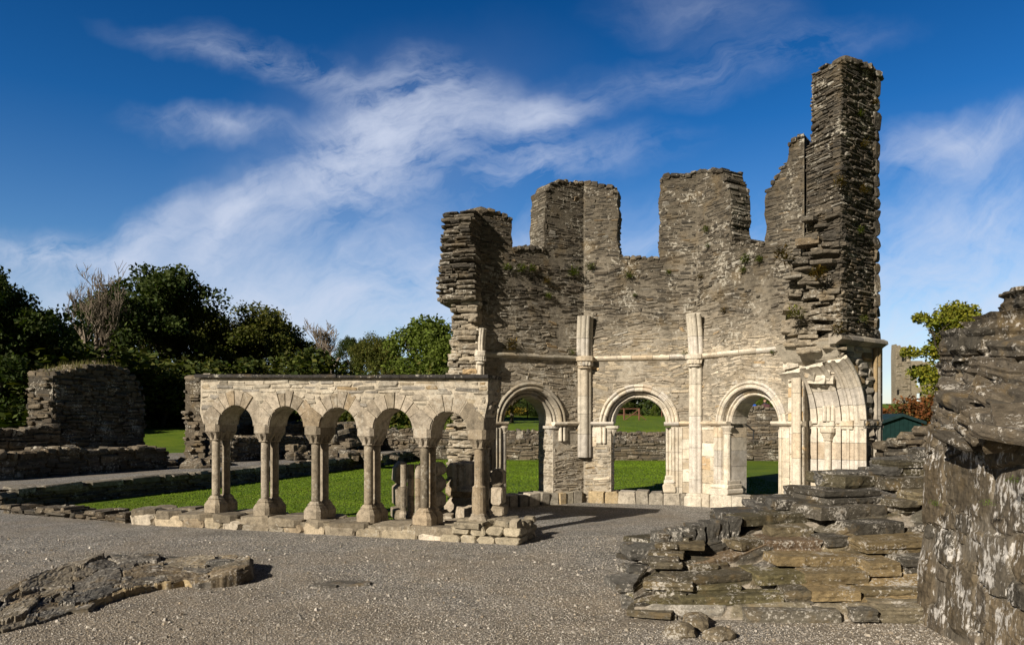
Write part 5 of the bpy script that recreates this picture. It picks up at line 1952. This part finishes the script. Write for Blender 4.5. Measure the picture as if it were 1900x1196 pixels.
# ------------------------------------------------------------------ trees
def limb_tree(rng, height, spread, trunk_r, levels=3, split=(2, 4), lean=.15, up=.6, first=.35, rmin=0.0):
    """tapered trunk with forking limbs; returns the mesh pieces and the twig ends"""
    m = MB()
    tips = []
    def grow(p, d, L, r, lev):
        n = 4
        r = max(r, rmin)
        path, rad = [p], [r]
        for i in range(n):
            d = (d + Vector((rng.gauss(0, .12), rng.gauss(0, .12), rng.gauss(0, .06)))).normalized()
            p = p + d * (L / n)
            path.append(p)
            rad.append(r * (1 - .45 * (i + 1) / n))
        m.tube(path, rad, mulc((.09, .075, .055), rng.uniform(.8, 1.2)), 7 if lev < 2 else 4, False)
        if lev >= levels:
            tips.append(p)
            return
        for k in range(rng.randint(*split) + (1 if lev == 0 else 0)):
            t = rng.uniform(.45, 1.0) if lev else rng.uniform(.7, 1.0)
            b = path[min(n, int(t * n))]
            a = rng.uniform(0, 2 * math.pi)
            e = Vector((math.cos(a) * spread, math.sin(a) * spread, up + rng.uniform(-.2, .4))).normalized()
            e = (e + d * .5).normalized()
            grow(b, e, L * rng.uniform(.55, .8), rad[min(n, int(t * n))] * .62, lev + 1)
    grow(Vector((0, 0, -.3)), Vector((rng.gauss(0, lean * .3), rng.gauss(0, lean * .3), 1)).normalized(), height * first, trunk_r, 0)
    return m, tips

DARKG = [(.034, .056, .012), (.046, .068, .014), (.026, .042, .010), (.062, .078, .016)]
OLIVE = [(.075, .092, .017), (.095, .10, .018), (.055, .070, .014), (.115, .108, .02)]
LIGHT = [(.10, .14, .020), (.125, .16, .026), (.08, .112, .018)]
YELL = [(.26, .165, .02), (.30, .19, .025), (.19, .15, .02), (.10, .10, .02)]
LIME = [(.21, .205, .02), (.17, .19, .02), (.25, .225, .025), (.10, .13, .018)]

def make_tree_meshes(kind, seed, height, width, cols, nblob, leaves, size, low=.18):
    rng = random.Random(seed)
    m, tips = limb_tree(rng, height, .75, height * .028, 3)
    k = max((t.z for t in tips), default=height)
    s = height * .86 / k
    m.v = [(x * s * .9, y * s * .9, z * s) for x, y, z in m.v]
    trunk = m.build("trunk", M_BARK)
    c = MB()
    for i in range(nblob):
        if i < len(tips) and rng.random() < .55:
            t = rng.choice(tips)
            p = Vector((t.x * s * .9, t.y * s * .9, t.z * s))
        else:
            a, z = rng.uniform(0, 6.283), rng.uniform(low, .93)
            prof = math.sin(math.pi * clamp((z - low + .12) / (1.05 - low))) ** .6
            q = width * .5 * prof * math.sqrt(rng.uniform(.1, 1))
            p = Vector((q * math.cos(a), q * math.sin(a), z * height))
        rr = width * rng.uniform(.10, .20)
        p.x, p.y = clamp(p.x, -width * .45, width * .45), clamp(p.y, -width * .45, width * .45)
        leaf_mass(c, rng, p, (rr, rr, rr * rng.uniform(.6, .85)), leaves // nblob, size, [mixc(q_, rng.choice(cols), .5) for q_ in cols])
    crown = c.build("crown", M_LEAF)
    return trunk.data, crown.data, [trunk, crown]

TREES = {}
def tree_kind(key, *a):
    t, c, obs = make_tree_meshes(key, *a)
    for q in obs:
        bpy.data.objects.remove(q)
    TREES[key] = (t, c, sorted(v.co.z for v in c.vertices)[int(len(c.vertices) * .997)])
tree_kind("dark", 601, 11.2, 11.0, DARKG, 64, 26000, .27, .1)
tree_kind("dark2", 602, 11.2, 10.5, DARKG, 58, 24000, .27, .1)
tree_kind("olive", 603, 8.6, 10.0, OLIVE, 56, 22000, .24, .08)
tree_kind("light", 604, 7.0, 8.0, LIGHT, 46, 16000, .21, .05)
tree_kind("lime", 605, 8.6, 6.0, LIME, 70, 22000, .21, .04)
tree_kind("yellow", 606, 7.0, 6.0, YELL, 26, 6000, .28)
tree_kind("bush", 607, 4.0, 6.0, OLIVE + DARKG, 30, 8000, .24, .0)

def tree(key, px, Y, ztop, h0, label, w=1.0, rot=0.0, name="tree", cat="tree", group=None, z=None):
    p = G(px, Y)
    p.z = terrain(p.x, p.y) - .15 if z is None else z
    root = empty(name, p, label, cat, group)
    s = (ztop - p.z) / TREES[key][2]
    root.scale = (s * w, s * w, s)
    root.rotation_euler = (0, 0, rot)
    for nm, me in zip(("trunk", "crown"), TREES[key]):
        o = bpy.data.objects.new(nm, me)
        COL.objects.link(o)
        o.parent = root
    return root
def zt(py, Y):
    return EYE + (HY - py) / FOC * Y
WOOD = "trees of the wood on the left"
for key, px, Y, py, h0, w, rot, lb in [
    ("dark", -10, 42, 500, 12, .9, 0.3, "black-green tree filling the left edge of the photo, in deep shade"),
    ("dark2", 70, 62, 578, 12, 1.1, 1.0, "dark rounded tree below the tall bare branches, left of the ruined wall's top"),
    ("dark2", 200, 66, 545, 12, .95, 2.1, "dark tree just left of the tallest tree in the wood"),
    ("dark", 285, 64, 495, 12, 1.0, 4.2, "tallest dark leafy tree in the wood, right of the bare branches"),
    ("olive", 345, 66, 545, 9, .8, .8, "smaller dark tree on the right shoulder of the tallest tree"),
    ("olive", 415, 72, 590, 9, .8, 3.3, "thin dark tree in the gap left of the round-topped olive tree"),
    ("olive", 470, 70, 568, 9, 1.1, 1.9, "round-topped olive-green tree above the left half of the arcade"),
    ("olive", 528, 76, 610, 9, .9, .5, "dark shoulder tree right behind the round-topped olive tree"),
    ("dark2", 648, 84, 626, 12, .7, 2.6, "small blue-dark tree between the grey bare tree and the brownish trees"),
    ("olive", 690, 80, 622, 9, .8, 4.0, "thin brownish tree behind the arcade, left of the bright green tree"),
    ("olive", 728, 74, 624, 9, .9, 5.0, "second brownish tree, touching the bright green tree beside the washing house"),
    ("light", 790, 62, 592, 7, 1.0, 1.2, "bright green bushy tree touching the left edge of the washing house"),
    ("light", 850, 60, 618, 7, 1.0, 2.2, "green tree partly hidden behind the washing house's broken left end"),
    ("bush", 470, 58, 668, 4, 1.2, .4, "olive bush showing just above the arcade coping, leftmost of the three"),
    ("bush", 585, 60, 650, 4, 1.3, 1.4, "wide yellowish-green bush above the middle of the arcade coping"),
    ("bush", 395, 56, 672, 4, 1.2, 2.4, "dark bush above the left end of the arcade coping"),
    ("bush", 300, 52, 690, 4, 1.6, 3.4, "dark hedge-like bush in the gap between the ruined wall and the rubble pier"),
    ("bush", 250, 55, 660, 4, 1.6, 5.4, "dark bush behind the right end of the tall ruined wall"),
    ("bush", 150, 52, 640, 4, 1.9, 5.9, "broad dark bush behind the grassy head of the ruined wall"),
    ("bush", 20, 46, 640, 4, 2.0, 4.4, "broad dark bush filling the shade at the far left"),
]:
    tree(key, px, Y, zt(py, Y), h0, lb, w, rot, "bush" if key == "bush" else "tree", "bush" if key == "bush" else "tree", WOOD)
GARTH = "trees seen through the doorways"
for key, px, Y, py, h0, w, rot, lb in [
    ("yellow", 950, 58, 712, 6.6, 1.5, 0.3, "yellow-leaved tree seen through the left-hand doorway"),
    ("dark", 1000, 76, 700, 12, 1.2, 1.3, "dark tree with a pale trunk behind the yellow one, in the left-hand doorway"),
    ("bush", 960, 78, 748, 4, 1.6, .3, "dark thicket at the top of the field in the left-hand doorway"),
    ("dark2", 1150, 84, 690, 12, 1.2, 2.3, "dark tree behind the wooden gate in the middle doorway"),
    ("dark", 1230, 86, 700, 12, 1.2, 3.9, "dark tree on the right side of the middle doorway"),
    ("bush", 1165, 82, 745, 4, 1.6, 1.3, "dark hedge behind the wooden gate"),
    ("light", 1215, 78, 752, 7, .9, 2.7, "bright green bush at the right edge of the middle doorway"),
    ("olive", 1390, 60, 700, 9, 1.1, 5.3, "olive tree behind the people in the right-hand doorway"),
    ("light", 1420, 56, 735, 7, 1.0, 1.7, "low green bush behind the people in the right-hand doorway"),
    ("olive", 730, 70, 730, 9, 1.0, .2, "dark tree behind the field in the fourth arcade arch"),
    ("bush", 620, 58, 735, 4, 1.6, 2.9, "dark bush in the second and third arcade arches"),
]:
    tree(key, px, Y, zt(py, Y), h0, lb, w, rot, "bush" if key == "bush" else "tree", "bush" if key == "bush" else "tree", GARTH)
tree("lime", 1776, 46, zt(566, 46), 8.9, "yellow-green tree rising between the distant tower and the big right-hand wall", 1.1, .7, z=1.2)
# the dense dark thicket at the foot of the wood, one unbroken mass
m = MB()
r = random.Random(655)
for i in range(170):
    px = r.uniform(-330, 850)
    Y = r.uniform(54, 84)
    c = G(px, Y)
    top = interp([(-330, 600), (0, 630), (250, 640), (400, 660), (480, 668), (600, 668), (640, 690), (720, 690), (760, 655), (850, 650)], px)
    z0 = terrain(c.x, c.y)
    z1 = EYE + (HY - r.uniform(top, 790)) / FOC * Y
    z = clamp(z1, z0 + .6, 30)
    rr = r.uniform(1.8, 3.2)
    leaf_mass(m, r, (c.x, c.y, z - rr * .6), (rr * 1.3, rr, rr), 420, .36, DARKG if px < 380 else (OLIVE if r.random() < .6 else LIGHT if r.random() < .5 else DARKG))
for i in range(90):
    px = r.uniform(880, 1480)
    Y = r.uniform(80, 92)
    c = G(px, Y)
    rr = r.uniform(1.6, 2.6)
    z = EYE + (HY - r.uniform(700, 785)) / FOC * Y
    leaf_mass(m, r, (c.x, c.y, max(z, terrain(c.x, c.y) + .5)), (rr * 1.3, rr, rr), 330, .36, DARKG)
struct(m.build("undergrowth", M_LEAF), 'stuff')

# bare trees
def bare(px, Y, py, label, seed, w, col):
    rng = random.Random(seed)
    p = G(px, Y)
    p.z = terrain(p.x, p.y)
    h = zt(py, Y) - p.z
    root = empty("bare_tree", p, label, "tree", "bare trees")
    m, tips = limb_tree(rng, h, .55, h * .024, 6, (2, 3), .1, .75, .25, .012)
    k = max(t.z for t in tips)
    s = h / k
    m.v = [(x * s * w + p.x, y * s * w + p.y, z * s + p.z) for x, y, z in m.v]
    m.c = [col] * len(m.v)
    m.build("branches", M_TWIG, root)
bare(138, 56, 476, "tall leafless tree with pale twigs rising left of the tallest leafy tree", 701, .95, (.27, .23, .18))
bare(180, 58, 505, "smaller leafless tree leaning right beside the tall pale one", 702, .8, (.2, .16, .12))
bare(592, 64, 590, "grey leafless round-headed tree above the middle of the arcade", 703, 1.25, (.27, .23, .18))
bare(425, 76, 585, "thin twiggy tree peeping left of the round-topped olive tree", 704, .8, (.2, .16, .12))

# ------------------------------------------------------------------ field gate and posts
g0 = P(1128, 779, 66)
def zg(p):
    return terrain(p.x, p.y)
GT = empty("field_gate", (g0.x, g0.y, zg(g0)), "reddish wooden field gate on posts seen through the middle doorway", "gate")
m = MB()
def bar(px0, py0, px1, py1, rad, Y=66):
    m.tube([P(px0, py0, Y), P(px1, py1, Y)], rad, (.16, .07, .05), 6)
for py in (758, 769):
    bar(1140, py, 1186, py, .045)
bar(1159, 779, 1186, 759, .04)
m.build("bars", M_WOOD, GT)
for px in (1158, 1186):
    m = MB()
    bar(px, 757, px, 782, .08)
    m.build("post", M_WOOD, GT)
m = MB()
bar(1186, 768, 1200, 780, .04)
m.build("brace", M_WOOD, GT)
for i, (px, Y) in enumerate(((936, 70), (979, 70), (1228, 74))):
    m = MB()
    p = G(px, Y)
    p.z = zg(p)
    m.tube([p, p + Vector((0, 0, 1.5))], [.06, .05], (.14, .1, .08), 6)
    tag(m.build("fence_post", M_WOOD), ["thin dark fence post at the left of the left-hand doorway", "thin fence post in the middle of the left-hand doorway", "short fence post at the right of the middle doorway"][i], "post", "fence posts in the far field")

# ------------------------------------------------------------------ visitors on the terrace
def person(px, Y, label, coat, trousers, hair, seed, lean=0.0, arm=0.0, zf=None):
    p = G(px, Y)
    p.z = zt(741, Y) - 1.72
    root = empty("person", p, label, "person", "visitors on the terrace")
    def skin(name, pts, edges, rads, col):
        me = bpy.data.meshes.new(name)
        me.from_pydata([p + Vector(q) for q in pts], edges, [])
        o = bpy.data.objects.new(name, me)
        COL.objects.link(o)
        o.parent = root
        o.matrix_parent_inverse = Matrix.Translation(-p)
        md = o.modifiers.new("skin", 'SKIN')
        for v, rr in zip(me.skin_vertices[0].data, rads):
            v.radius = (rr, rr * .85)
        me.skin_vertices[0].data[0].use_root = True
        o.modifiers.new("sub", 'SUBSURF').levels = 1
        o.modifiers["sub"].render_levels = 1
        mt = plain_mat(name + "_cloth", col, .85, var=.15, vscale=20)
        me.materials.append(mt)
        return o
    L = lean
    body = [(0, 0, .95), (0, -.01, 1.2), (L * .5, 0, 1.42), (L, 0, 1.52), (L, -.02, 1.63), (L, 0, 1.72),
            (-.1, 0, .9), (-.11, -.02, .5), (-.11, .02, .08), (-.11, -.14, .04), (.1, 0, .9), (.11, -.02, .5), (.11, .02, .08), (.11, -.14, .04),
            (-.19, 0, 1.40), (-.26 - arm * .1, -.02, 1.15), (-.24 - arm * .3, -.16, .98 + arm * .1), (.19, 0, 1.40), (.26, -.02, 1.15), (.22, -.16, .98)]
    ed = [(0, 1), (1, 2), (2, 3), (3, 4), (4, 5), (0, 6), (6, 7), (7, 8), (8, 9), (0, 10), (10, 11), (11, 12), (12, 13), (2, 14), (14, 15), (15, 16), (2, 17), (17, 18), (18, 19)]
    ra = [.15, .15, .15, .055, .095, .07, .09, .065, .045, .04, .09, .065, .045, .04, .065, .048, .04, .065, .048, .04]
    skin("body", body, ed, ra, trousers)
    skin("jacket", [(0, 0, .88), (0, -.01, 1.2), (L * .5, 0, 1.42), (-.2, 0, 1.40), (-.27 - arm * .1, -.02, 1.15), (-.245 - arm * .27, -.13, 1.01 + arm * .1), (.2, 0, 1.40), (.27, -.02, 1.15), (.23, -.13, 1.01), (L * .8, 0, 1.48)],
         [(0, 1), (1, 2), (2, 3), (3, 4), (4, 5), (2, 6), (6, 7), (7, 8), (2, 9)], [.175, .17, .17, .08, .062, .05, .08, .062, .05, .07], coat)
    hm = MB()
    hm.lathe(p + Vector((L, .015, 1.58)), [(.07, 0), (.105, .05), (.11, .11), (.085, .17), (.03, .195)], hair, 10)
    hm.build("hair", M_CLOTH, root, True)
    fm = MB()
    fm.lathe(p + Vector((L, -.025, 1.545)), [(.03, 0), (.075, .03), (.09, .09), (.085, .14), (.05, .16)], (.45, .28, .2), 10)
    fm.lathe(p + Vector((L, -.115, 1.62)), [(.018, -.02), (.012, .02), (.004, .04)], (.45, .28, .2), 5)
    fm.build("face", M_CLOTH, root, True)
person(1386, 45, "person in a navy jacket, leftmost of the three behind the terrace wall", (.02, .03, .12), (.03, .03, .05), (.03, .02, .015), 1)
person(1395, 44.4, "person in a bright blue jacket standing behind the terrace wall", (.02, .10, .5), (.03, .03, .06), (.08, .05, .03), 2)
person(1421, 44.4, "person in a dark red-grey top leaning on the terrace wall at the right", (.10, .045, .05), (.04, .04, .05), (.05, .03, .02), 3, -.06, 1.0)

# ------------------------------------------------------------------ weeds rooted in the masonry
def weed(p, s, cols, label, seed, cat="plant", name="wall_weed", droop=.2, group="weeds rooted in the washing house"):
    r = random.Random(seed)
    m = MB()
    s *= .9
    for i in range(int(150 * max(1, s / .2))):
        a = r.uniform(0, 6.283)
        e = Vector((math.cos(a), math.sin(a) * .7 - .35, r.uniform(-.3, 1.0))).normalized()
        L = s * r.uniform(.2, .7)
        b = p + Vector((clamp(r.gauss(0, .28), -.4, .4) * s, r.uniform(-.05, .05), clamp(r.gauss(-.1, .25), -.4, .35) * s))
        t = b + e * L + Vector((0, 0, -droop * L))
        side = e.cross(Vector((0, 0, 1))).normalized() * (s * r.uniform(.03, .065))
        c = mulc(r.choice(cols), r.uniform(.6, 1.35))
        m.add([b, (b + t) / 2 + side, t, (b + t) / 2 - side], [(0, 1, 2, 3)], c)
    return tag(m.build(name, M_LEAF), label, cat, group)
GR = [(.13, .17, .025), (.17, .20, .03), (.10, .13, .022)]
BR_ = [(.16, .10, .025), (.13, .09, .03), (.18, .12, .03), (.10, .09, .025)]
def onbay(b, px, py, d=.05):
    u, z = b.pz(px, py)
    return b.map(u, z, d)
WL = [(BA, 940, 495, .17, GR, "green tuft at the left end of the row below the first window gap"), (BA, 965, 497, .2, GR, "green tuft beneath the first window gap, middle of its row"),
      (BA, 985, 498, .16, GR, "green tuft beneath the first window gap, right end of its row"), (BA, 1012, 520, .17, BR_, "long brownish-green weed trailing down the left bay"), (BA, 1016, 548, .14, GR, "green tuft at the foot of the brownish trailing weed in the left bay"),
      (BA, 1063, 504, .22, GR, "largest green tuft, at the inner corner between the left and middle bays"), (BB, 1094, 494, .17, GR, "green tuft just right of the first inner corner"), (BB, 1168, 510, .17, GR, "single green tuft under the middle window gap"),
      (BB, 1178, 547, .09, GR, "tiny green tuft alone in the middle bay"), (BA, 946, 640, .26, BR_, "brown bushy weed above the left-hand doorway's string course"), (BA, 1060, 652, .13, GR, "bright green tuft beside the first vault springer"),
      (BB, 1272, 656, .14, GR, "bright green tuft left of the second vault springer"), (BC, 1385, 480, .2, GR, "green tuft under the right window gap"), (BC, 1380, 500, .14, GR, "smaller green tuft just below the one under the right window gap"),
      (BB, 1240, 505, .11, GR, "little green tuft below the left edge of the third wall head"), (BC, 1300, 512, .13, BR_, "dark tuft in a hole below the third wall head"), (BC, 1315, 455, .1, GR, "green tuft low on the third wall head"), (BC, 1312, 425, .14, GR, "green tuft halfway up the third wall head"),
      (BC, 1435, 652, .09, GR, "thin green sprig above the right string course"), (BC, 1412, 480, .15, GR, "green tuft right of the right window gap's foot"), (BC, 1345, 575, .12, BR_, "brown grass on the ledge above the second springer")]
for i, (b, px, py, s, c, lb) in enumerate(WL):
    weed(onbay(b, px, py), s, c, lb, 800 + i)
WP = [(1452, 470, 12.75, .3, BR_, "tall brown grass hanging from the torn edge of the high pier"), (1475, 578, 12.5, .26, [(.20, .20, .03), (.16, .17, .03)], "yellow-green clump on the torn ledges under the pier"), (1518, 505, 12.3, .28, BR_, "rusty brown clump on the torn ledges, above the yellow-green one"),
      (1555, 608, 12.2, .22, BR_, "rusty clump just above the pier's hood course"), (1603, 590, 12.6, .13, GR, "green tuft near the outer edge of the pier"), (1558, 335, 12.2, .18, BR_, "brown clump on the pier's arris, halfway up"), (1605, 265, 12.7, .15, BR_, "brown clump high on the pier's right face"),
      (1603, 350, 12.7, .16, BR_, "brown clump lower on the pier's right face"), (1594, 210, 12.7, .13, GR, "green tuft near the top of the pier"), (1624, 188, 12.95, .12, BR_, "brown tuft sticking out of the pier's right edge"), (1596, 426, 12.65, .13, GR, "green tuft in the middle of the pier's right face")]
for i, (px, py, Y, s, c, lb) in enumerate(WP):
    weed(P(px, py, Y - .05), s, c, lb, 840 + i)
for i, (px, py, Y, lb) in enumerate([(1749, 931, 5.75, "small green fern at the left of the right-hand wall face"), (1852, 930, 4.95, "green fern in a crack of the right-hand wall face"), (1898, 888, 4.7, "green fern at the right edge of the photo")]):
    weed(P(px, py, Y) + Vector((-.06, 0, 0)), .05, [(.10, .16, .02), (.13, .2, .03)], lb, 870 + i, "fern", "fern", .4, "ferns in the right-hand wall")

# ------------------------------------------------------------------ grass, loose gravel
r = random.Random(901)
m = MB()
def on_lawn(x, y):
    q = Vector((x, y, 0)) - PC
    b = q.dot(E2)
    if b < .85:
        return False
    ex = interp([(13.9, -9.2), (19.2, -8.0), (24, -6.7), (33, -4.4)], y)
    if x < ex + .05 or y > 33.3:
        return False
    if y < 14.35 + .55 * x + 1.6 and x > -.9 and y < 16.3 - .0 * x and x < 3.9:
        return False
    return x < 9
n = 0
while n < 90000:
    y = 11.0 + 22 * r.random() ** 1.6
    x = r.uniform(-9.4, 7.5)
    if not on_lawn(x, y):
        continue
    h = r.uniform(.01, .022) * (1 + y * .012)
    a = r.uniform(0, 6.283)
    w = .006 + y * .0006
    dx, dy = math.cos(a) * w, math.sin(a) * w
    lx, ly = r.uniform(-.5, .5) * h, r.uniform(-.5, .5) * h
    z = -.062
    c = mulc(r.choice([(.12, .20, .008), (.13, .215, .012), (.105, .175, .006), (.155, .22, .02)]), r.uniform(.88, 1.12) * (1 + .35 * noise.noise(Vector((x * .45, y * .45, 3))) + .2 * noise.noise(Vector((x * 1.9, y * 1.2, 8)))))
    m.add([(x - dx, y - dy, z), (x + dx, y + dy, z), (x + lx, y + ly, z + h)], [(0, 1, 2)], c)
    n += 1
struct(m.build("grass", M_LEAF), 'stuff')
# tufts on the head of the ruined wall
m = MB()
W_ = G(100, 21.8)
for i in range(520):
    t, q = r.random(), r.random()
    p = along(W_, t * 2.9) + Vector((-.95 * q, .3 * q, .30 + interp([(0, 2.7), (.15, 2.85), (.4, 3.05), (.65, 3.07), (.82, 2.9), (.93, 2.6), (1, 2.0)], t * 2.9 / 3.4)))
    h = r.uniform(.08, .28)
    a = r.uniform(0, 6.283)
    m.add([p, p + Vector((.03 * math.cos(a), .03 * math.sin(a), 0)), p + Vector((r.uniform(-.1, .1), r.uniform(-.1, .1), h))], [(0, 1, 2)], mulc(r.choice([(.16, .14, .05), (.12, .13, .03), (.2, .17, .08)]), r.uniform(.7, 1.2)))
tag(m.build("wall_top_grass", M_LEAF), "dry grass growing along the head of the tall dark ruined wall", "grass")

# loose pebbles lying over the yard
m = MB()
PCOL = [(.28, .255, .22), (.33, .30, .262), (.38, .35, .31), (.19, .172, .146), (.41, .38, .335), (.28, .235, .178), (.34, .30, .245), (.46, .43, .385), (.24, .225, .205)]
n = 0
while n < 60000:
    y = 4.7 + 6.3 * r.random() ** 1.5
    x = r.uniform(-.75, .72) * y
    if (x > .9 + (y - 6.3) * .4 and y > 6.2) or x > 3.0 + (y - 3) * .12:
        continue
    if (Vector((x, y, 0)) - PC).dot(E2) > -.05 and x < .2:
        continue
    s = r.uniform(.004, .0095) * (1 if r.random() < .975 else r.uniform(1.8, 3.0))
    q = r.random() * 6.283
    ca, sa = math.cos(q) * s, math.sin(q) * s
    e = r.uniform(.55, .95)
    z0, z1 = -.003, s * r.uniform(.5, 1.0)
    t = r.uniform(.35, .7)
    jx, jy = r.uniform(-.3, .3) * s, r.uniform(-.3, .3) * s
    c = mulc(r.choice(PCOL), r.uniform(.75, 1.2))
    m.add([(x + ca, y + sa, z0), (x - sa * e, y + ca * e, z0), (x - ca, y - sa, z0), (x + sa * e, y - ca * e, z0),
           (x + ca * t + jx, y + sa * t + jy, z1), (x - sa * e * t + jx, y + ca * e * t + jy, z1 * .9), (x - ca * t + jx, y - sa * t + jy, z1), (x + sa * e * t + jx, y - ca * e * t + jy, z1 * .8)],
          [(4, 5, 6, 7), (0, 1, 5, 4), (1, 2, 6, 5), (2, 3, 7, 6), (3, 0, 4, 7)], c)
    n += 1
struct(m.build("loose_gravel", M_PEB), 'stuff')
